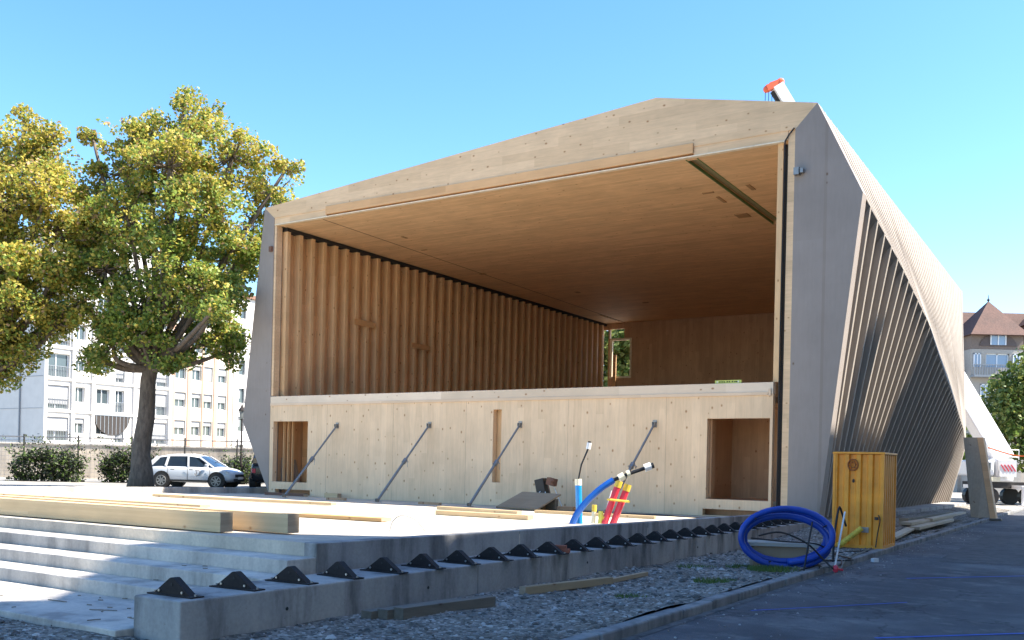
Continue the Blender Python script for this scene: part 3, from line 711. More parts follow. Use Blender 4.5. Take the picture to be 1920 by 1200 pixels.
wr_ = MB(); wr_.tube([X(1.83,18.9,.6),X(1.98,18.9,1.2)], .013, 6); tag(obj('white_rod', wr_, M_white), 'thin white rod leaning left of the red pipes', 'rod')
# cables along the foot of the wall
cbm = MB(); cbm.tube(smoothpts([W(12.6,-1.0,.47),W(14,-1.6,.46),W(15.6,-1.3,.46),W(16.4,-1.7,.46),W(17.6,-1.5,.46)]), .02, 6)
tag(obj('black_cable', cbm, M_cable), 'black cable snaking along the foot of the wooden wall', 'cable')
# lifting loop
lp = MB(); lp.tube(smoothpts([W(17.05,-13.9,.70),W(17.08,-13.86,.86),W(17.2,-13.8,.93),W(17.36,-13.7,.86),W(17.45,-13.6,.70)]), .012, 6)
tag(obj('lifting_loop', lp, plain('pale_wire', (.45,.43,.4), .5)), 'pale bent wire loop sticking up from the deck edge', 'wire loop')
# brick
bk = MB(); bk.box((-.13,-.06,0), (.13,.06,.06)); bk.box((-.10,-.05,.062), (.08,.055,.11))
tag(obj('brick', bk, plain('red_brick', (.30,.09,.05), .8), None, W(18.72,-12.05,.402), ROT+R(20), bevel=.005), 'small red brick pieces lying between two brackets on the ledge', 'brick')

# ------------------------------------------------------------------ timber on the gravel
def groundbeam(name, p, q, w, h, mat, label, cat='beam', group=None, lift=0.0, ends=M_end):
    a = W(p[0], p[1], gh(*p)+lift); b = W(q[0], q[1], gh(*q)+lift); d = b-a; L = Vector((d.x,d.y,0)).length
    t = thing(name, label, cat, a, math.atan2(d.y, d.x), group); t.rotation_euler[1] = -math.atan2(d.z, L)
    m = MB(); m.box((.004,-w/2,0), (L-.004,w/2,h)); obj('timber', m, mat, t, bevel=.004)
    m = MB(); m.box((0,-w/2+.002,.002), (.0035,w/2-.002,h-.002)); obj('end_grain', m, ends, t)
    m = MB(); m.box((L-.0035,-w/2+.002,.002), (L,w/2-.002,h-.002)); obj('end_grain', m, ends, t)
    return t
groundbeam('timber_beam', (19.22,-13.9), (19.45,-11.9), .10,.10, wood('beam_brown', (.42,.32,.2), 'x', .05, 'z', .2), 'long brown beam lying on the gravel parallel to the ledge', group='timber on the gravel')
groundbeam('timber_plank', (19.42,-11.85), (19.46,-10.7), .07,.06, wood('beam_brown2', (.45,.34,.22), 'x', .05, 'z', .2), 'thinner stick continuing the long brown beam on the gravel', group='timber on the gravel')
for k in range(3):
    groundbeam('weathered_plank', (19.00+.13*k,-16.6+.1*k), (19.02+.15*k,-15.0+.12*k), .14,.08+.02*k, M_old, ['dark old plank lying closest to the ledge on the gravel','dark old plank between two others on the gravel','dark old plank nearest the camera on the gravel'][k], 'plank', 'old planks at the foot of the ledge', ends=M_old)
# planks and rubble right of the container
GP = 'pale planks beside the pavilion wall'
groundbeam('timber_plank', (21.12,-.9), (20.85,3.4), .22,.06, M_conc2 and wood('pale_plank', (.55,.47,.36), 'x', .2, 'y', .1), 'pale plank slanting up from the container foot', 'plank', GP, .06)
groundbeam('timber_plank', (21.0,2.8), (21.05,8.6), .25,.08, wood('pale_plank2', (.58,.50,.38), 'x', .2, 'y', .1), 'long pale plank on the heap beside the kerb', 'plank', GP, .12)
groundbeam('timber_plank', (20.75,3.0), (20.9,9.4), .28,.08, wood('pale_plank3', (.50,.42,.32), 'x', .2, 'y', .1), 'long plank on the wall side of the heap', 'plank', GP, .16)
groundbeam('timber_plank', (20.9,5.6), (20.98,12.0), .22,.07, wood('pale_plank4', (.60,.52,.40), 'x', .2, 'y', .1), 'farthest pale plank reaching the wooden brace', 'plank', GP, .22)
groundbeam('timber_plank', (20.4,4.6), (20.45,13.0), .25,.18, M_old, 'dark beam under the pavilion wall behind the heap', 'plank', GP, .05)
# leaning wooden brace
bc = thing('wooden_brace', 'tall wide timber brace leaning against the rear of the finned wall', 'brace', W(21.1,15.3,.05), ROT)
m = MB(); m.hexa([(-.22,-.18,0),(.42,-.18,0),(.42,.0,0),(-.22,.0,0),(-.80,1.9,3.1),(-.32,1.9,3.1),(-.32,2.08,3.1),(-.80,2.08,3.1)]); obj('front_board', m, wood('brace_wood', (.50,.39,.27), 'z', .3, 'x', .2), bc)
m = MB(); m.hexa([(.425,-.2,0),(.62,-.2,0),(.62,.4,0),(.425,.4,0),(-.315,1.9,3.1),(-.1,1.9,3.1),(-.1,2.5,3.1),(-.315,2.5,3.1)]); obj('side_board', m, M_trim, bc)
m = MB(); m.box((-.5,-.3,-.03), (.8,.1,.04)); obj('foot_block', m, M_old, bc)

# ------------------------------------------------------------------ yellow container
cn = thing('site_container', 'small yellow corrugated metal container standing by the kerb', 'container', W(20.46,-3.62,.10), ROT)
CW, CD, CH = 1.02, 1.28, 1.99
def corr(L, n, dep, flat=.55):
    pts = [(0,0)]; s = L/n
    for i in range(n):
        x = i*s
        pts += [(x+s*.18,0),(x+s*.30,dep),(x+s*.70,dep),(x+s*.82,0)]
    return pts+[(L,0)]
def corrwall(mb, L, n, z0, z1, T):
    pts = corr(L, n, .05); b = len(mb.v)
    for x, y in pts:
        for z in (z0, z1): mb.v.append(tuple(T(x, y, z)))
    for i in range(len(pts)-1):
        a = b+2*i; mb.f.append((a, a+2, a+3, a+1)); mb.m.append(0)
m = MB()
corrwall(m, CW-.08, 4, .06, CH-.05, lambda x, y, z: (x+.04, .012+y, z))
corrwall(m, CD-.08, 6, .06, CH-.05, lambda x, y, z: (CW-.012-y, x+.04, z))
m.box((.012,.05,.06), (.02,CD-.05,CH-.05)); m.box((.05,CD-.02,.06), (CW-.05,CD-.012,CH-.05))
obj('corrugated_wall', m, M_cont, cn)
m = MB()
for x in (0, CW-.05):
    for y in (0, CD-.05): m.box((x,y,0), (x+.05,y+.05,CH-.045))
m.box((.05,0,0), (CW-.05,.045,.07)); m.box((.05,CD-.045,0), (CW-.05,CD,.07)); m.box((0,.05,0), (.045,CD-.05,.07)); m.box((CW-.045,.05,0), (CW,CD-.05,.07))
obj('frame', m, M_cont, cn)
m = MB(); m.box((-.012,-.012,CH-.044), (CW+.012,CD+.012,CH)); obj('lid', m, M_cont, cn, bevel=.008)
# rusty round emblem: ring of a bent rope with hub, and a drip below
m = MB(); cx_, cz_ = .40, 1.72
m.tube([(cx_+.10*math.cos(a*PI/8), -.004, cz_+.115*math.sin(a*PI/8)) for a in range(17)], .016, 6)
m.tube([(cx_+.05*math.cos(a*PI/6), -.004, cz_+.06*math.sin(a*PI/6)) for a in range(13)], .012, 6)
for a in range(6): m.tube([(cx_+.05*math.cos(a*PI/3), -.004, cz_+.05*math.sin(a*PI/3)), (cx_+.1*math.cos(a*PI/3+.3), -.004, cz_+.11*math.sin(a*PI/3+.3))], .008, 5)
obj('round_emblem', m, M_contb, cn)
m = MB(); m.ball((.42,-.002,1.39), .028, sq=(1,.4,1.5)); obj('cable_hole', m, M_dark, cn)
m = MB(); m.box((.60,-.012,.33), (.74,.006,.44)); obj('type_plate', m, M_steel, cn)
m = MB(); m.tube(smoothpts([(.93,-.03,.70),(.97,-.06,.60),(.93,-.05,.35),(.9,-.08,.04)]), .012, 6); m.box((.86,-.04,.60), (.93,.0,.66)); obj('cable', m, M_cable, cn)
# yellow ribbed duct
yp = thing('yellow_duct', 'short ribbed yellow duct at the foot of the container', 'duct', W(20.75,-3.75,.12), ROT)
m = MB(); pts = [(-.05+.02*k*1.0, -.1+.004*k, .05+.018*k) for k in range(21)]
m.tube(pts, [.062 if k % 2 else .052 for k in range(21)], 10); obj('ribbed_tube', m, M_yel, yp)
m = MB(); m.tube([(-.09,-.1,.03),(-.05,-.1,.05)], .07, 10); obj('collar', m, M_yel, yp)

# ------------------------------------------------------------------ blue hose coil
hc = thing('hose_coil', 'large upright coil of thick blue hose leaning by the kerb', 'hose', (4.47,15.45,.07), 0)
M_hose = plain('royal_blue_hose', (.006,.05,.34), .42, 0, .3, 3)
m = MB(); pts = []
for k in range(0, 125):
    a = -PI*.5+2*PI*k/46.0; rr = .69+.035*math.sin(a*.37+1); off = -.12+.10*k/46.0
    pts.append(Vector((rr*math.cos(a)-.02*off, off+.03*math.sin(a*2), .42*(rr/.69)*math.sin(a)+.50+.05*math.cos(a*.5))))
m.tube(pts, [.052+.0022*math.sin(k*2.2) for k in range(125)], 12, cap=True); obj('hose_loop', m, M_hose, hc, smooth=True)
for k in range(3):
    a = .5+1.9*k; c_ = Vector((.69*math.cos(a), 0, .43*math.sin(a)+.50)); m = MB(); m.tube([c_+Vector((0,-.2,0)), c_+Vector((0,.22,0))], .012, 6); obj('tie', m, M_cable, hc)
hc.rotation_euler = (R(-10), 0, R(-6))
cc = MB()
cc.tube(smoothpts([X(3.95,15.2,.62),X(4.3,15.2,.68),X(4.7,15.15,.52),X(4.95,15.1,.28),X(5.1,15.0,.13),X(5.35,15.4,.13),X(5.7,16.4,.14)]), .016, 6)
cc.tube(smoothpts([X(3.9,15.5,.56),X(4.4,15.45,.52),X(4.9,15.4,.50),X(5.15,15.5,.4)]), .014, 6)
cc.tube(smoothpts([X(4.9,15.1,.14),X(5.5,15.9,.12),X(6.1,17.2,.12),X(6.9,18.6,.13),X(7.3,19.3,.14)]), .014, 6)
cc.tube(smoothpts([X(5.0,15.3,.13),X(5.3,16.4,.13),X(6.0,16.7,.13),X(6.1,18.0,.13),X(7.0,18.7,.13)]), .014, 6)
tag(obj('cable_tangle', cc, M_cable), 'tangled black cables running through the blue coil to the container', 'cable')
cbk = thing('concrete_block', 'pale block with a flat board on top inside the blue coil', 'block', (4.5,16.0,.05), R(-8))
m = MB(); m.box((-.45,-.25,0), (.45,.25,.36)); obj('block', m, wood('dull_block', (.34,.27,.20), 'x', .5, 'z', 0, .12), cbk, bevel=.01)
m = MB(); m.box((-.62,-.32,.365), (.60,.30,.42)); obj('board', m, wood('grey_board', (.46,.46,.44), 'x', .3, 'y', 0, .1), cbk)
def stake(p, q, r, mat, label):
    a = Vector(p); b = Vector(q); mb = MB(); mb.tube([(0,0,0), b-a], r, 6)
    return tag(obj('stake', mb, mat, None, a), label, 'stake', 'thin rods standing by the container')
stake(X(4.60,14.95,.08), X(4.80,15.2,.86), .015, M_cable, 'dark rod standing inside the front of the blue coil')
stake(X(5.18,15.25,.08), X(5.56,15.9,1.0), .015, M_white, 'pale rod leaning in front of the yellow container')
a_ = X(5.62,16.6,.1); st2 = MB(); st2.tube(smoothpts([Vector((0,0,0)), X(5.66,16.7,.5)-a_, X(5.80,16.9,1.02)-a_, X(5.88,16.95,.92)-a_, X(5.97,17.0,.70)-a_], 4), .02, 6)
tag(obj('bent_cable_end', st2, M_cable, None, a_), 'bent dark cable end arching up in front of the yellow container', 'cable')
rc_ = MB(); rc_.ball((0,0,.05), .05, sq=(1,1,1.3)); rc_.tube([(0,0,.05),(.12,.02,.03)], .02, 6)
tag(obj('red_plug', rc_, M_red, None, X(5.12,15.0,.09)), 'small red cable plug on the ground right of the coil', 'plug')
sf = MB(); sf.box((-.06,-.04,0), (.06,.04,.07)); tag(obj('white_scrap', sf, M_white, None, W(21.72,-5.5,.004), .5), 'small white scrap lying on the road by the kerb', 'litter')

# ------------------------------------------------------------------ trees
def leaves(mb, c, rad, n, size, rr, weights, flat=.8):
    for k in range(n):
        while True:
            d = Vector((rr.uniform(-1,1), rr.uniform(-1,1), rr.uniform(-1,1)))
            if d.length < 1: break
        p = c + Vector((d.x*rad, d.y*rad, d.z*rad*flat))
        nrm = Vector((rr.gauss(0,1), rr.gauss(0,1), rr.gauss(0,1)+.9)).normalized()
        x = nrm.orthogonal().normalized(); a = rr.random()*2*PI; y = nrm.cross(x)
        e1 = (x*math.cos(a)+y*math.sin(a)); e2 = nrm.cross(e1)
        s = size*rr.uniform(.55,1.2)
        mi = rr.choices(range(len(weights)), weights)[0]
        mb.add([p-e1*s*.5, p-e2*s*.42+e1*s*.08, p+e1*s*.55, p+e2*s*.42+e1*s*.08-nrm*s*.12], [(0,1,2,3)], mi)
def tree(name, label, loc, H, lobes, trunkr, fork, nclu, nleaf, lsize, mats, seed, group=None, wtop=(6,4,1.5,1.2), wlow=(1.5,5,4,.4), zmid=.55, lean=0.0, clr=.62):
    rr = random.Random(seed)
    t = thing(name, label, 'tree', loc, 0, group)
    tk = MB(); top = Vector((lean, 0, fork))
    k_ = 7
    pts = [Vector((lean*(i/k_)**1.5+.06*math.sin(i*1.9), .05*math.cos(i*2.3), fork*i/k_)) for i in range(k_+1)]
    tk.tube(pts, [trunkr*(1.45 if i == 0 else 1.12 if i == 1 else 1-.28*i/k_) for i in range(k_+1)], 12)
    obj('trunk', tk, M_bark, t, smooth=True)
    cents = []; lb_ = MB(); tot = sum(l[3]**2 for l in lobes)
    for L in lobes:
        c = Vector(L[:3]); r_ = L[3]
        mid = top.lerp(c, .5)+Vector((rr.uniform(-.4,.4), rr.uniform(-.4,.4), -.35))
        lr = trunkr*.36
        lb_.tube(smoothpts([top-Vector((0,0,.3)), mid, c], 4), [lr*(1-.075*i) for i in range(9)], 7)
        nb = max(3, int(nclu*r_*r_/tot))
        for k in range(nb):
            d = Vector((rr.gauss(0,1), rr.gauss(0,1), rr.gauss(0,1)*.85+.1)).normalized()
            q = c + d*r_*rr.uniform(.45,1.02)
            cents.append(q)
            if rr.random() < .7: lb_.tube([c+d*.1, c.lerp(q,.5)+Vector((0,0,-.15)), q], [lr*.32, lr*.2, lr*.06], 5, cap=False)
    obj('limb', lb_, M_bark, t, smooth=True)
    cr = MB(); z0 = min(c.z for c in cents); z1 = max(c.z for c in cents)
    for q in cents:
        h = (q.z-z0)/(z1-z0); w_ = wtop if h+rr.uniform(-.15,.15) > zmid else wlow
        s = clr*rr.uniform(.6,1.25)
        leaves(cr, q, s, int(nleaf*rr.uniform(.6,1.3)), lsize, rr, w_)
    for k in range(int(nclu*.25)):       # stray sprigs outside
        q = rr.choice(cents); q2 = q+Vector((rr.uniform(-1,1), rr.uniform(-1,1), rr.uniform(-.4,1)))*.8
        leaves(cr, q2, .28, int(nleaf*.16), lsize, rr, wtop)
    obj('crown', cr, mats, t)
    return t
LM = [M_l1, M_l2, M_l3, M_l4]
# px scale at Y=37: 48.4 px per metre
def lob(px, py, r, dy=0.0, tx=262, ty=905, s=48.4): return ((px-tx)/s, dy, (ty-py)/s, r/s)
main = [lob(345,225,58), lob(255,235,55,.6), lob(430,285,60,-.6), lob(330,320,75,-1.5), lob(205,300,65,.8), lob(490,335,55,.4), lob(400,400,75,-1.8), lob(250,400,75,-1.2),
        lob(170,400,50,1), lob(455,440,60,.2), lob(330,480,70,-2.0), lob(200,500,60,-.6), lob(400,540,65,-1.5), lob(150,470,40,.5), lob(270,570,60,-1), lob(445,565,42,-2.6), lob(345,615,52,.5), lob(190,600,42,.8), lob(420,640,38,0), lob(290,520,60,2), lob(380,450,60,2), lob(330,175,22), lob(525,300,26,-.2), lob(150,235,20,.4), lob(470,580,24,-4.2), lob(160,655,22,.2), lob(350,655,34,-1.8), lob(230,640,34,-1.2), lob(290,625,40,-1.8), lob(400,600,45,1), lob(185,655,26,-.6), lob(140,340,36,.6), lob(128,430,40,.5), lob(120,520,34,.3), lob(300,260,50,.8)]
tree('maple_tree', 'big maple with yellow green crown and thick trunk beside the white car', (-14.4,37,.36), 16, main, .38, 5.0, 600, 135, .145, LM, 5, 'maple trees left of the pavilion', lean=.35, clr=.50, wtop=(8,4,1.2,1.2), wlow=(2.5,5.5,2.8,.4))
left = [lob(40,275,60), lob(-60,300,80), lob(90,330,45,-.5), lob(10,380,75,-1), lob(110,420,48,-.6), lob(-60,430,80), lob(40,480,72,-1.4), lob(120,520,40,-.3), lob(0,560,65,-.6), lob(85,585,45,.3), lob(-70,560,70), lob(20,640,48,.2), lob(110,600,35,-.4), lob(-10,690,32), lob(-120,450,90), lob(-120,330,80), lob(30,225,25), lob(80,245,20), lob(60,660,30,-1), lob(10,620,50,-1.8), lob(125,500,42,-1.2), lob(110,360,45,-1.5), lob(60,560,60,-1.8), lob(-30,660,45,-1.5), lob(140,450,36,0), lob(150,560,34,-.5), lob(135,400,34,.4)]
left = [((a*48.4+262+80)/48.4, b, c, d) for a, b, c, d in left]
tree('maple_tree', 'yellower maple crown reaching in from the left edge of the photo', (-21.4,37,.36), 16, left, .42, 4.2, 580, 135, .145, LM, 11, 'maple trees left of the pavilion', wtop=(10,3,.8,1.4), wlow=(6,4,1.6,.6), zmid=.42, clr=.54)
# lob helper for others: metres
def simple_tree(label, loc, h, r, seed, mats, w, name='street_tree', n=70, nl=70, ls=.3, group='trees behind the pavilion', fork=None, clr=.9):
    rr = random.Random(seed); L = []
    for k in range(9):
        a = rr.random()*2*PI; d = r*.55*rr.random()**.5; L.append((d*math.cos(a), d*math.sin(a), rr.uniform(h*.45, h*.85), r*rr.uniform(.4,.6)))
    return tree(name, label, loc, h, L, .25, fork or h*.33, n, nl, ls, mats, seed, group, wtop=w, wlow=w, clr=clr)
RM = [M_lo, M_lg, M_l3]
simple_tree('green leafy tree in front of the old mansion at the right edge', (31.6,58,0), 8.4, 4.1, 21, RM, (4,4,2), n=150, nl=90, ls=.28)
simple_tree('green tree at the right edge beyond the crane truck', (37.5,64,0), 8.6, 3.6, 22, RM, (2,4,3), n=80, nl=80, ls=.34)
simple_tree('dark green tree low behind the crane truck', (29.2,66,0), 6.4, 3.2, 27, RM, (1,3,4), n=80, nl=80, ls=.32)
simple_tree('sunlit green tree seen through the rear window of the hall', (7.6,68,0), 15, 4.5, 23, RM, (5,4,1), n=120, nl=80, ls=.4, clr=1.2)

# ------------------------------------------------------------------ fence, hedges, garden wall
fn = thing('mesh_fence', 'grey wire fence with a top rail in front of the apartment block', 'fence', (0,0,0))
def FL(x): return Vector((x, 50.0 + (x+26)*.12, 0))
xs = [-28, -25.6, -22.9, -20.2, -17.5, -14.8, -12.4]
for a, b in zip(xs, xs[1:]):
    m = MB(); A = FL(a); B = FL(b)
    m.tube([A+Vector((0,0,2.62)), B+Vector((0,0,2.62))], .035, 6)
    for k in range(10):
        m.tube([A+Vector((0,0,.6+.2*k)), B+Vector((0,0,.6+.2*k))], .006, 3)
    for k in range(1, 13):
        q = A.lerp(B, k/13); m.tube([q+Vector((0,0,.45)), q+Vector((0,0,2.6))], .006, 3)
    obj('mesh_panel', m, M_steel, fn)
for a in xs:
    m = MB(); m.tube([FL(a)+Vector((0,0,.2)), FL(a)+Vector((0,0,2.75))], .045, 6); obj('post', m, M_dark, fn)
gw = thing('garden_wall', 'beige rendered garden wall behind the wire fence', 'wall', (0,0,0))
m = MB(); A = Vector((-30,55,0)); B = Vector((-13.5,58,0)); m.bar(A+Vector((0,0,1.25)), B+Vector((0,0,1.25)), .3, 2.1); obj('render', m, concrete('beige_render', (.50,.43,.35), .45, .5), gw)
m = MB(); m.bar(A+Vector((0,0,2.34)), B+Vector((0,0,2.34)), .42, .09); obj('coping', m, M_conc2, gw)
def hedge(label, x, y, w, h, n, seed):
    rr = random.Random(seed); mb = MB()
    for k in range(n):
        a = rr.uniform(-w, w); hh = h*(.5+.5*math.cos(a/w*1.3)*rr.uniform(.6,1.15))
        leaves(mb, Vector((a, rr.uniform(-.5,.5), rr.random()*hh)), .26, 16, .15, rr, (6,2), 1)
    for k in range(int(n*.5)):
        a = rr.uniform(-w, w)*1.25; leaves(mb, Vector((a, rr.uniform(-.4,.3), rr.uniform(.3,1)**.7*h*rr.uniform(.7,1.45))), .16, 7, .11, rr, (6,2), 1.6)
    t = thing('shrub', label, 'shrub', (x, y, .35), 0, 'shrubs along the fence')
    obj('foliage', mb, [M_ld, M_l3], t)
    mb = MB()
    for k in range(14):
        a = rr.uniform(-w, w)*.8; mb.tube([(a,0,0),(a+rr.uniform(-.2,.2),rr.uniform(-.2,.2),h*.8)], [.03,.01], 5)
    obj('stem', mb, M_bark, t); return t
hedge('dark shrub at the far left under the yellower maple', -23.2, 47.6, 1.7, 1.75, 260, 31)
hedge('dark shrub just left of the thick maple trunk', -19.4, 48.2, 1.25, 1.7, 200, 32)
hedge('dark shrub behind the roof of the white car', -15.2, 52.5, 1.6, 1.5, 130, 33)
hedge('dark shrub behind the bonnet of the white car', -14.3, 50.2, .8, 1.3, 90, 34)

# ------------------------------------------------------------------ apartment blocks
M_wh = plain('white_render', (.62,.59,.55), .7, 0, .06, 1); M_wh2 = plain('cream_render', (.60,.54,.45), .7, 0, .06, 1)
M_peach = plain('peach_render', (.50,.31,.21), .7, 0, .06, 1); M_shut = bands('shutter', (.42,.42,.42), (.25,.25,.26), .12)
M_gl = glassy('window_glass', (.06,.08,.09)); M_rail = plain('balcony_rail', (.20,.22,.24), .5)
M_awn = plain('awning_green', (.35,.45,.35), .7)
U0, V0 = -56.3, 25.6
ap = thing('apartment_block', 'white balconied apartment block rising behind the maples', 'building', W(U0, V0, 0), ROT)
DU = [(.2,.25)]
cols = [(.1,2.5,'log'),(3.0,4.1,'win'),(5.3,6.7,'win'),(7.3,8.3,'door'),(11.0,13.2,'log')]
holes = []; feats = []
for s in range(7):
    zb = 3.05+2.9*s
    for (a, b, k) in cols:
        z0 = zb if k != 'win' else zb+.75
        holes.append((a, b, z0, zb+2.15)); feats.append((a, b, z0, zb+2.15, k, s))
HH = 22.0
# facade in local y(v) and z; build panel along x then rotate axes: x -> v
def panel_v(mb, v0, v1, z0, z1, holes, x0, x1):
    t_ = MB(); t_.panel(v0, v1, z0, z1, holes, 0, 1)
    mb.add([(lerp(x0, x1, y), x, z) for x, y, z in t_.v], t_.f)
m = MB(); panel_v(m, 0, 13.6, 0, HH, holes, 0, -.4); m.box((-14,.0,0), (-.402,.3,HH)); m.box((-14,.3,0), (-1.8,13.6,HH-.01)); obj('facade', m, M_wh, ap)
m = MB()
for s in range(8): m.box((-.001,-.0,2.75+2.9*s), (.16,13.6,2.95+2.9*s))
for v_ in (-.05, 2.65, 4.7, 9.2, 13.3): m.box((.0,v_,0), (.24,v_+.3,HH))
obj('band', m, M_wh, ap)
rr = random.Random(9)
for (a, b, z0, z1, k, s) in feats:
    m = MB(); m.box((-.36,a,z0), (-.32,b,z1)); w_ = obj('window', m, M_gl, ap)
    f_ = MB()
    for q in (a, (a+b)/2-.04, b-.07): f_.box((-.32,q,z0), (-.27,q+.07,z1))
    f_.box((-.32,a,z1-.08), (-.27,b,z1)); obj('frame', f_, M_white, w_)
    if rr.random() < .5:
        f_ = MB(); f_.box((-.2,a+.01,lerp(z1,z0,rr.choice((.35,.6,.8)))), (-.15,b-.01,z1-.01)); obj('shutter', f_, M_shut, w_)
    if k != 'win':
        f_ = MB(); f_.box((-.05,a,z0+.95), (0,b,z0+1.0)); y_ = a
        while y_ < b: f_.box((-.045,y_,z0), (-.01,y_+.03,z0+.95)); y_ += .16
        obj('railing', f_, M_rail, w_)
m = MB(); m.box((-14.2,-.2,HH), (.4,13.8,HH+.35)); obj('roof', m, M_wh2, ap)
for s_i in range(7):
    m = MB(); m.box((-14,-.03,3.0+2.9*s_i), (-.01,-.002,3.06+2.9*s_i)); obj('string_course', m, M_shut, ap)
m = MB(); m.tube([(-3.6,-.09,.2),(-3.6,-.09,HH-.1)], .07, 8); obj('downpipe', m, M_rail, ap)
# half-round balcony under the second floor, its shaded opening painted near-black
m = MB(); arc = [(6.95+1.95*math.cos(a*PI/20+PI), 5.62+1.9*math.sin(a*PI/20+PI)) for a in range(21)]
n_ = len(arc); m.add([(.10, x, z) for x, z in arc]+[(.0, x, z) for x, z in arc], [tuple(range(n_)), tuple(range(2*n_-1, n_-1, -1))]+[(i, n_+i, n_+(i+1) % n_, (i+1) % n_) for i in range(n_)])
rb_ = obj('round_balcony', m, plain('loggia_shade', (.035,.028,.024), .8), ap)
m = MB()
for k in range(9):
    x = 5.25+.42*k; z0 = 5.60-1.86*math.sqrt(max(0, 1-((x-6.95)/1.95)**2)); m.box((.101,x,z0), (.125,x+.05,5.6))
m.box((.101,5.02,5.56), (.14,8.88,5.64)); obj('railing', m, M_rail, rb_)
ap2 = thing('apartment_block', 'peach striped apartment block right of the maple trunk', 'building', W(U0, V0+13.65, 0), ROT)
cols2 = [(.5,1.9),(2.6,3.8),(4.1,5.3),(6.0,7.2)]
holes = [(a, b, z, z+1.55) for s in range(7) for a, b in cols2 for z in (1.15+2.9*s+.0,)]
m = MB(); panel_v(m, 0, 8.0, 0, HH-1, holes, .0, -.4); m.box((-14,.0,0), (-1.8,8.0,HH-1)); obj('facade', m, M_wh2, ap2)
m = MB()
for v_ in (.0, 2.02, 3.86, 5.4, 7.3): m.box((.001,v_,0), (.1,v_+(.42 if v_ in (.0,2.02,5.4) else .2),HH-1.2))
obj('peach_strip', m, M_peach, ap2)
for (a, b, z0, z1) in holes:
    m = MB(); m.box((-.36,a,z0), (-.32,b,z1)); w_ = obj('window', m, M_gl, ap2)
    f_ = MB()
    for q in (a, (a+b)/2-.03, b-.06): f_.box((-.32,q,z0), (-.28,q+.06,z1))
    f_.box((-.32,a,z0), (-.28,b,z0+.07)); obj('frame', f_, M_white, w_)
    f_ = MB(); f_.box((-.2,a,lerp(z1,z0,rr.choice((.3,.5,.95,.4)))), (-.15,b,z1)); obj('shutter', f_, M_shut, w_)
m = MB(); m.box((-14.2,-.1,HH-1), (.3,8.2,HH-.7)); obj('roof', m, M_wh2, ap2)
ap3 = thing('apartment_block', 'narrow white block between the striped block and the street lamp', 'building', W(U0, V0+21.8, 0), ROT)
holes = [(a, a+.9, z, z+1.6) for s in range(6) for a in (.7,2.9,5.1,7.3,9.5,11.7) for z in (1.7+3.1*s,)]
m = MB(); panel_v(m, 0, 14, 0, 19.5, holes, .0, -.35); m.box((-12,.0,0), (-1.8,14,19.5)); obj('facade', m, M_wh, ap3)
for (a, b, z0, z1) in holes:
    m = MB(); m.box((-.3,a,z0), (-.26,b,z1)); w_ = obj('window', m, M_gl, ap3)
    f_ = MB(); f_.box((-.25,a,z0+.5), (-.2,a+.4,z1)); obj('shutter', f_, M_shut, w_)
m = MB(); m.box((-12.2,-.1,19.5), (.3,14.2,19.9)); obj('roof', m, tiles('roof_brown', (.22,.12,.08)), ap3)

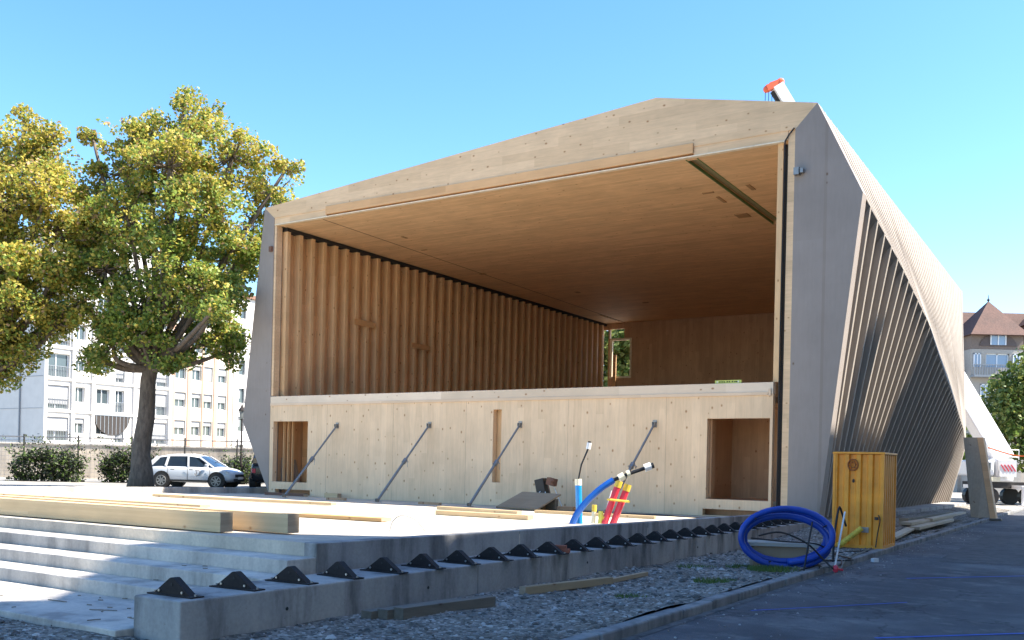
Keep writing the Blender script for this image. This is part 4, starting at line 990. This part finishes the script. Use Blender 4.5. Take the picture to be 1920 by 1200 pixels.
# ------------------------------------------------------------------ white car
def loft(mb, rings, mi=0, caps=True):
    n = len(rings[0]); b = len(mb.v)
    for r_ in rings: mb.v += [tuple(p) for p in r_]
    for i in range(len(rings)-1):
        for j in range(n):
            a = b+i*n+j; c = b+i*n+(j+1) % n; mb.f.append((a, c, c+n, a+n)); mb.m.append(mi)
    if caps:
        mb.f.append(tuple(b+j for j in range(n))[::-1]); mb.m.append(mi); mb.f.append(tuple(b+(len(rings)-1)*n+j for j in range(n))); mb.m.append(mi)
def make_car(name, label, loc, rz, paint, group=None, suv=0.0):
    t = thing(name, label, 'car', loc, rz, group)
    # stations x (rear -2.03 .. front 2.03): bottom, waist z, half width
    stn = [(-2.03,.45,.78,.70),(-1.95,.30,.93,.80),(-1.5,.24,.98,.85),(-.6,.20,.96,.87),(.5,.20,.95,.87),(1.05,.21,.93,.86),(1.5,.23,.86,.84),(1.85,.27,.77,.78),(2.02,.36,.64,.66)]
    def rg(x, zb, zt, hw):
        zt += suv*.15
        return [(x,-hw*.92,zb),(x,-hw,zb+.14),(x,-hw*1.0,lerp(zb,zt,.62)),(x,-hw*.95,zt-.04),(x,-hw*.80,zt+.02),(x,0,zt+.045),(x,hw*.80,zt+.02),(x,hw*.95,zt-.04),(x,hw,lerp(zb,zt,.62)),(x,hw,zb+.14),(x,hw*.92,zb)]
    m = MB(); loft(m, [rg(*s) for s in stn]); body = obj('body', m, paint, t, smooth=True)
    b2 = body.modifiers.new('s', 'SUBSURF'); b2.levels = 1; b2.render_levels = 1
    # greenhouse
    gst = [(-1.93,.92,.94,.74,.70),(-1.55,.95,1.36,.76,.56),(-1.0,.95,1.455,.77,.58),(-.1,.95,1.475,.77,.58),(.35,.95,1.40,.77,.56),(1.12,.90,.93,.76,.68)]
    def gg(x, z0, z1, w0, w1):
        z0 += suv*.15; z1 += suv*.3
        return [(x,-w0,z0-.02),(x,-lerp(w0,w1,.8),lerp(z0,z1,.8)),(x,-w1*.8,z1),(x,0,z1+.02),(x,w1*.8,z1),(x,lerp(w0,w1,.8),lerp(z0,z1,.8)),(x,w0,z0-.02)]
    m = MB(); loft(m, [gg(*s) for s in gst]); obj('window', m, glassy('car_glass', (.02,.035,.06), .05), t, smooth=False)
    # roof skin and pillars
    m = MB(); rs = []
    for s in gst[1:5]:
        x, z0, z1, w0, w1 = s; z0 += suv*.15; z1 += suv*.3
        rs.append([(x,-lerp(w0,w1,.83)-.008,lerp(z0,z1,.86)),(x,-w1*.8,z1+.012),(x,0,z1+.034),(x,w1*.8,z1+.012),(x,lerp(w0,w1,.83)+.008,lerp(z0,z1,.86)),(x,0,z1-.03)])
    loft(m, rs); obj('roof', m, paint, t, smooth=False)
    for s in (-1, 1):
        for (x0, z0, w0, x1, z1, w1, th) in ((1.12,.92,.765,.36,1.39,.60,.07),(-.05,.93,.785,-.12,1.42,.63,.07),(-1.10,.95,.785,-1.02,1.42,.63,.10),(-1.90,.93,.75,-1.52,1.34,.62,.20)):
            m = MB(); m.bar((x0,s*w0,z0+suv*.15), (x1,s*w1,z1+suv*.3), th, .03, up=Vector((0,s,.4))); obj('pillar', m, paint, t)
    # wheels
    for x in (-1.25, 1.28):
        for s in (-1, 1):
            m = MB(); m.tube([(x,s*.62,.34),(x,s*.872,.34)], .39, 20); obj('wheel_arch', m, M_dark, t)
            w_ = bpy.data.objects.new('wheel', None); COL.objects.link(w_); w_.parent = t; w_.location = (x, s*.80, .31)
            m = MB(); m.tube([(0,-.10,0),(0,-.09,0),(0,.09,0),(0,.10,0)], [.27,.31,.31,.27], 22); obj('tyre', m, M_cable, w_)
            m = MB(); m.tube([(0,s*.095,0),(0,s*.108,0)], .075, 10)
            for k in range(7):
                a = 2*PI*k/7; m.bar((0,s*.102,0), (.21*math.cos(a),s*.102,.21*math.sin(a)), .05, .015, up=Vector((0,1,0)))
            m.tube([(.215*math.cos(a*PI/10), s*.10, .215*math.sin(a*PI/10)) for a in range(21)], .018, 5, cap=False)
            obj('rim', m, M_steel, w_)
    for s in (-1, 1):
        m = MB(); m.hexa([(1.80,s*.50,.62),(1.98,s*.46,.60),(1.83,s*.76,.62),(1.70,s*.79,.63),(1.78,s*.52,.76),(1.90,s*.48,.72),(1.78,s*.77,.74),(1.66,s*.79,.78)]); obj('headlight', m, glassy('lamp_glass', (.5,.52,.55), .1), t)
        m = MB(); m.cbox((.86,s*.93,1.0), (.12,.16,.13)); obj('mirror', m, paint, t, bevel=.02)
        m = MB(); m.cbox((-1.97,s*.66,.80), (.12,.16,.2)); obj('tail_light', m, M_red, t, bevel=.02)
        for x in (-.75,.12):
            m = MB(); m.cbox((x,s*.885,.80), (.16,.02,.03)); obj('door_handle', m, M_dark, t)
        m = MB()
        for x in (-.98,-.05,.98): m.cbox((x,s*.873,.60), (.012,.012,.62))
        m.cbox((0,s*.874,.31), (2.0,.012,.07)); obj('door_gap', m, M_dark, t)
    m = MB(); m.cbox((2.0,0,.56), (.07,.94,.13)); m.cbox((2.0,0,.36), (.08,1.1,.13)); obj('grille', m, M_dark, t, bevel=.02)
    m = MB(); m.cbox((2.045,0,.455), (.02,.52,.11)); obj('number_plate', m, M_white, t)
    m = MB(); m.tube([(-.2,0,1.5),(-.32,0,1.66)], .01, 5); obj('aerial', m, M_dark, t)
    return t
paintw = plain('white_car_paint', (.62,.65,.70), .25, 0, .02)
car = make_car('parked_car', 'white hatchback parked behind the low wall beside the maple trunk', (-14.25,43.2,.36), -R(6), paintw, 'cars parked left of the pavilion')
m = MB(); m.tube([(.42+.12*math.cos(a*PI/8+PI*1.05), -.893, .66+.13*math.sin(a*PI/8+PI*1.05)) for a in range(15)], .014, 5); m.tube([(.38,-.893,.60),(.38,-.893,.74)], .012, 5)
obj('door_emblem', m, plain('emblem_grey', (.22,.2,.2), .6), car)
make_car('parked_car', 'dark car with red tail light half hidden by the pavilion corner', (-11.35,45.2,.36), R(100), plain('black_car_paint', (.02,.018,.02), .2), 'cars parked left of the pavilion', suv=1.6)

# street lamp
lm = thing('street_lamp', 'black cast iron street lamp behind the car', 'street lamp', (-14.2,50,.3), 0)
m = MB(); m.tube([(0,0,0),(0,0,.5),(0,0,.9),(0,0,1.9),(0,0,3.55)], [.10,.09,.06,.05,.035], 8); obj('pole', m, M_black, lm)
m = MB(); m.tube([(0,0,3.5),(0,0,3.58),(0,0,3.9)], [.07,.10,.16], 6); obj('lantern', m, glassy('lantern_glass', (.2,.22,.22), .2), lm)
m = MB(); m.tube([(0,0,3.9),(0,0,3.95),(0,0,4.12),(0,0,4.3)], [.2,.19,.07,.01], 8); obj('lamp_cap', m, M_black, lm)
m = MB(); m.tube([(-.22,0,3.45),(.22,0,3.45)], .015, 5); m.ball((0,0,3.45),.06); obj('ladder_bar', m, M_black, lm)

# ------------------------------------------------------------------ crane truck
ck = thing('crane_truck', 'white mobile crane with raised boom showing above the roof behind the pavilion', 'crane', (0,55,0))
def T(x, y, z): return Vector((x, y, z))
bs = T(28.2,0,2.6); tp_ = T(14.52,-1.0,23.45)
dd = (tp_-bs)
m = MB(); m.bar(bs, bs+dd*.36, .95, 1.15); obj('boom_base', m, M_white, ck, bevel=.06)
m = MB(); m.bar(bs+dd*.36, bs+dd*.68, .78, .9); obj('boom_section', m, M_white, ck)
m = MB(); m.bar(bs+dd*.68, tp_, .50, .62); obj('boom_section', m, M_white, ck)
m = MB(); dn = dd.normalized(); sd = Vector((-.9,0,-.35)).normalized()
m.bar(tp_+dn*.05-sd*.30, tp_+dn*.05+sd*.62, .40, .34); m.bar(tp_+dn*.17-sd*.2, tp_+dn*.17+sd*.35, .36, .22); m.ball(tp_-sd*.27+dn*.12, .24, n=10); m.ball(tp_+sd*.62+dn*.02, .20, n=10)
obj('boom_head', m, plain('signal_orange', (.80,.13,.04), .5), ck)
m = MB(); m.bar(tp_-dn*1.4+sd*.32, tp_-dn*.2+sd*.32, .14, .4); obj('side_rail', m, M_dark, ck)
for k in range(3):
    q = tp_+sd*(.3+.2*k); m = MB(); m.tube([q, Vector((q.x, q.y, 12.5))], .018, 5); obj('hoist_rope', m, M_cable, ck)
bs0 = [o for o in COL.objects if o.parent == ck]
m = MB(); m.cbox((29.0,0,2.1), (1.0,2.4,.9)); m.cbox((30.1,0,2.0), (1.0,2.4,1.3)); obj('cab', m, M_white, ck, bevel=.1)
m = MB(); m.cbox((29.0,-1.22,2.2), (.5,.06,.4)); obj('cab_window', m, M_gl, ck)
m = MB(); m.cbox((31.2,0,1.15), (4.8,2.3,.35)); obj('chassis', m, M_dark, ck)
m = MB(); m.box((28.5,-1.26,1.35), (29.8,-1.22,1.6)); obj('white_panel', m, M_cream, ck)
sgn = MB(); sgn.cbox((30.2,-1.30,2.1), (.95,.04,.95)); obj('warning_board', sgn, M_white, ck)
m = MB()
for k in range(4): m.cbox((29.92+.19*k,-1.33,2.12), (.06,.02,.45), rot=Matrix.Rotation(R(-35),3,'Y'))
obj('warning_stripe', m, M_red, ck)
for x in (29.3, 31.5):
    for y_ in (-1, 1):
        m = MB(); m.tube([(x,y_*1.2,.5),(x,y_*.8,.5)], .5, 16); obj('wheel', m, M_cable, ck)
for x in (28.4, 30.6):
    m = MB(); m.tube([(x,-2.2,.02),(x,-2.2,1.1)], .09, 8); m.tube([(x,-2.2,0),(x,-2.2,.06)], .3, 10); m.bar((x,-2.2,1.05), (x,0,1.05), .2, .2); obj('outrigger', m, M_white, ck)
m = MB()
for z in (2.75,3.15): m.tube([(29.6,-1.1,z),(30.9,-1.1,z)], .025, 5)
for x in (29.6,30.25,30.9): m.tube([(x,-1.1,2.6),(x,-1.1,3.15)], .025, 5)
obj('handrail', m, M_white, ck)
for o in [o for o in COL.objects if o.parent == ck and o not in bs0]: o.location.x = -2.3
bf = MB()
for k in range(4): bf.box((k*.9,0,.15), (k*.9+.85,.05,1.05))
for k in range(5): bf.box((k*.9-.04,-.03,0), (k*.9+.01,.08,1.15))
tag(obj('blue_barrier', bf, plain('blue_barrier', (.03,.07,.25), .6), None, (28.6,50.5,0), R(-10)), 'blue site barrier panels in front of the crane truck', 'barrier')
oc = MB(); oc.tube(smoothpts([X(25.9,52,3.2),X(27.2,51,2.75),X(28.6,50,3.1),X(29.8,49,4.2)]), .035, 6)
tag(obj('orange_cable', oc, plain('orange_cable', (.80,.16,.03), .5)), 'orange cable sagging between the crane and the right edge', 'cable')

# ------------------------------------------------------------------ old mansion on the right
mn = thing('mansion', 'old cream and brown mansion with steep red tiled roofs behind the tree', 'building', (1.75,90,0))
Mb = plain('brown_upper_wall', (.20,.15,.12), .8); Mc = plain('cream_stone', (.40,.36,.31), .8); Mt = tiles('red_tiles', (.10,.048,.036)); Mgw = glassy('blue_glass', (.22,.30,.42), .15)
m = MB(); m.box((41.0,1.6,0), (64,12,11.2)); obj('wall', m, Mc, mn)
m = MB(); m.add([(39.4,1.0,11.3),(64.5,1.0,11.3),(64.5,13,11.3),(39.4,13,11.3),(40.9,5.0,17.9),(62,5.0,17.9),(62,9,17.9),(40.9,9,17.9)], [(0,3,2,1),(4,5,6,7),(0,1,5,4),(1,2,6,5),(2,3,7,6),(3,0,4,7)]); obj('roof', m, Mt, mn)
m = MB(); m.panel(41.3, 46.2, 0, 13.6, [(42.7,44.9,11.9,13.2)], 0, 1.6); obj('bay_wall', m, Mc, mn)
m = MB(); m.box((41.3,-.02,13.62), (46.2,1.6,15.2)); obj('bay_gable', m, Mb, mn)
m = MB(); m.add([(40.9,-.7,14.9),(46.5,-.7,14.9),(46.5,5,14.9),(40.9,5,14.9),(43.8,2.0,18.5)], [(0,3,2,1),(0,1,4),(1,2,4),(2,3,4),(3,0,4)]); obj('bay_roof', m, Mt, mn)
m = MB(); m.tube([(43.8,2,18.0),(43.8,2,18.6),(43.8,2,19.1)], [.07,.05,.02], 6); m.ball((43.8,2,18.6), .14); obj('finial', m, M_dark, mn)
m = MB()
a0 = [(43.8+1.75*math.cos(k*PI/12), 13.9+1.15*math.sin(k*PI/12)) for k in range(13)]
m.prism(a0[::-1], -.10, -.03); obj('gable_arch', m, plain('arch_brown', (.12,.09,.08), .8), mn)
for (x0, x1, z0, z1, yy) in ((43.0,44.5,14.0,15.1,-.14),(42.7,44.9,11.9,13.2,.2),(45.2,45.9,11.9,13.2,-.04),(41.5,42.2,11.9,13.2,-.04),(42.2,43.2,8.6,10.3,-.04),(44.0,45.0,8.6,10.3,-.04),(48.0,49.2,8.4,10.4,1.55),(42.2,43.2,5.4,7.2,-.04),(44.0,45.0,5.4,7.2,-.04)):
    m = MB(); m.box((x0,yy,z0), (x1,yy+.05,z1)); w_ = obj('window', m, Mgw, mn)
    f_ = MB()
    for q in (x0, (x0+x1)/2-.05, x1-.1): f_.box((q,yy-.05,z0), (q+.1,yy-.002,z1))
    f_.box((x0,yy-.05,z1-.1), (x1,yy-.002,z1-.0)); obj('frame', f_, M_white, w_)
m = MB(); m.box((41.2,-.9,10.9), (46.3,.0,11.1)); y_ = 41.2
while y_ < 46.3: m.box((y_,-.88,11.1), (y_+.07,-.82,12.0)); y_ += .24
m.box((41.2,-.9,12.0), (46.3,-.8,12.08)); obj('balcony', m, M_rail, mn)
m = MB(); m.box((48.0,1.3,13.6), (50.6,5,16.4)); obj('dormer', m, Mb, mn)
m = MB(); m.box((48.4,1.2,14.3), (50.0,1.29,16.0)); obj('dormer_window', m, Mgw, mn)
m = MB(); m.add([(47.7,1.0,16.4),(50.9,1.0,16.4),(50.9,6,16.4),(47.7,6,16.4),(49.3,1.0,17.9),(49.3,6,17.9)], [(0,1,4),(0,4,5,3),(1,2,5,4),(2,3,5),(0,3,2,1)]); obj('dormer_roof', m, Mt, mn)
m = MB(); m.box((53,6,17), (54.2,7,18.6)); obj('chimney', m, Mb, mn)

# ------------------------------------------------------------------ street buildings opposite (outside the frame, they shade the road)
def across(label, u0, u1, v0, v1, h, roofpts=None):
    t = thing('street_house', label, 'building', ORG, ROT, 'houses across the road')
    m = MB(); m.box((u0,v0,0), (u1,v1,h)); obj('wall', m, Mc, t)
    w_ = MB()
    for k in range(int((v1-v0)/2.6)):
        for s in range(int(h/3.2)): w_.box((u0-.03,v0+.9+2.6*k,1.0+3.1*s), (u0-.001,v0+2.0+2.6*k,2.6+3.1*s))
    obj('window', w_, M_gl, t)
    r_ = MB(); r_.box((u0-.3,v0,h), (u1+.3,v1,h+.12)); obj('roof', r_, Mt, t); return t
SHAPE = dict(low=21.0, high=22.0)
lo_ = across('lower row house opposite the deck, outside the photo', 34, 42, -7.0, 7.049, 21.0)
m = MB(); m.hexa([(33.95,-6.99,21.125),(42,-6.99,21.125),(42,-.5,21.125),(33.95,-.5,21.125),(33.95,-6.99,21.42),(42,-6.99,21.42),(42,-.5,21.14),(33.95,-.5,21.14)]); obj('parapet', m, Mc, lo_)  # unseen wedge added to keep stray sun off the podium side wall
th_ = across('taller row house opposite the finned wall, outside the photo', 34, 42, 7.05, 27.0, 20.9)
m = MB(); m.hexa([(33.9,7.1,21.03),(42,7.1,21.03),(42,27,21.03),(33.9,27,21.03),(33.9,7.1,21.8),(42,7.1,21.8),(42,27,21.06),(33.9,27,21.06)]); m.add([(33.85,13.3,21.04),(33.85,13.3,23.8),(33.85,26.9,21.04),(42.1,13.3,21.04),(42.1,13.3,23.8),(42.1,26.9,21.04)], [(0,1,2),(5,4,3),(0,3,4,1),(1,4,5,2)]); obj('shade_roof', m, Mt, th_)  # unseen roof shape added to shade the fins below their crease
hh = across('tallest gabled house opposite the steps, outside the photo', 34, 42, -34.0, -7.001, 20.9)
m = MB(); m.add([(x_, a_, b_) for x_ in (33.9, 42) for a_, b_ in ((-7.002,21.03),(-7.003,21.14),(-7.6,22.6),(-8.3,24.9),(-8.8,24.9),(-10.5,23.5),(-11.2,24.7),(-13,27),(-30,27),(-34,21.03))], [tuple(range(10)), tuple(range(19,9,-1))]+[(i_, 10+i_, 10+(i_+1) % 10, (i_+1) % 10) for i_ in range(10)]); obj('shade_roof', m, Mt, hh)  # unseen roofline shaped to throw shade over the steps and beam ends
cs = thing('chimney_stack', 'brick chimney on the row house opposite, outside the photo', 'chimney', W(34.6,8.6,21.0), ROT)
m = MB(); m.box((-.5,-.5,0), (.5,.5,2.8)); obj('stack', m, Mb, cs)
m = MB(); m.box((-.6,-.6,2.81), (.6,.6,3.0)); obj('cap', m, Mc, cs)

# ------------------------------------------------------------------ light, sky
EL = R(50); su = Vector((.92*math.cos(TH)+.39*math.sin(TH), -.92*math.sin(TH)+.39*math.cos(TH), 0)).normalized()
SD = Vector((su.x*math.cos(EL), su.y*math.cos(EL), math.sin(EL)))
sl_ = bpy.data.lights.new('sun', 'SUN'); sl_.energy = 4.6; sl_.angle = R(.5); sl_.color = (1,.93,.82)
so = bpy.data.objects.new('sun', sl_); COL.objects.link(so); so.rotation_euler = SD.to_track_quat('Z', 'Y').to_euler()
w = bpy.data.worlds.new('World'); S.world = w; w.use_nodes = True; nt = w.node_tree
bg = nt.nodes['Background']; sky = nt.nodes.new('ShaderNodeTexSky'); sky.sky_type = 'NISHITA'; sky.sun_disc = False
sky.sun_elevation = EL; sky.sun_rotation = math.atan2(SD.x, SD.y); sky.altitude = 400; sky.air_density = 1.0; sky.dust_density = .6; sky.ozone_density = 1.2
hs = nt.nodes.new('ShaderNodeHueSaturation'); hs.inputs['Hue'].default_value = .501; hs.inputs['Saturation'].default_value = 1.28; nt.links.new(sky.outputs[0], hs.inputs['Color'])
nt.links.new(hs.outputs[0], bg.inputs[0]); bg.inputs[1].default_value = .115
S.view_settings.view_transform = 'Standard'; S.view_settings.look = 'None'; S.view_settings.exposure = 1.75; S.view_settings.gamma = 1

# ------------------------------------------------------------------ camera
cd = bpy.data.cameras.new('camera'); cd.sensor_width = 36; cd.lens = 1790/1920*36; cd.shift_y = (873-600)/1920
cd.clip_start = .1; cd.clip_end = 2000
co = bpy.data.objects.new('camera', cd); COL.objects.link(co)
co.matrix_world = Matrix.Translation((0,0,EYE)) @ Matrix.Rotation(PI/2, 4, 'X') @ Matrix.Rotation(R(1.25), 4, 'Z')
S.camera = co
S.render.resolution_x = 1024; S.render.resolution_y = 640
S.cycles.max_bounces = 8; S.cycles.diffuse_bounces = 5
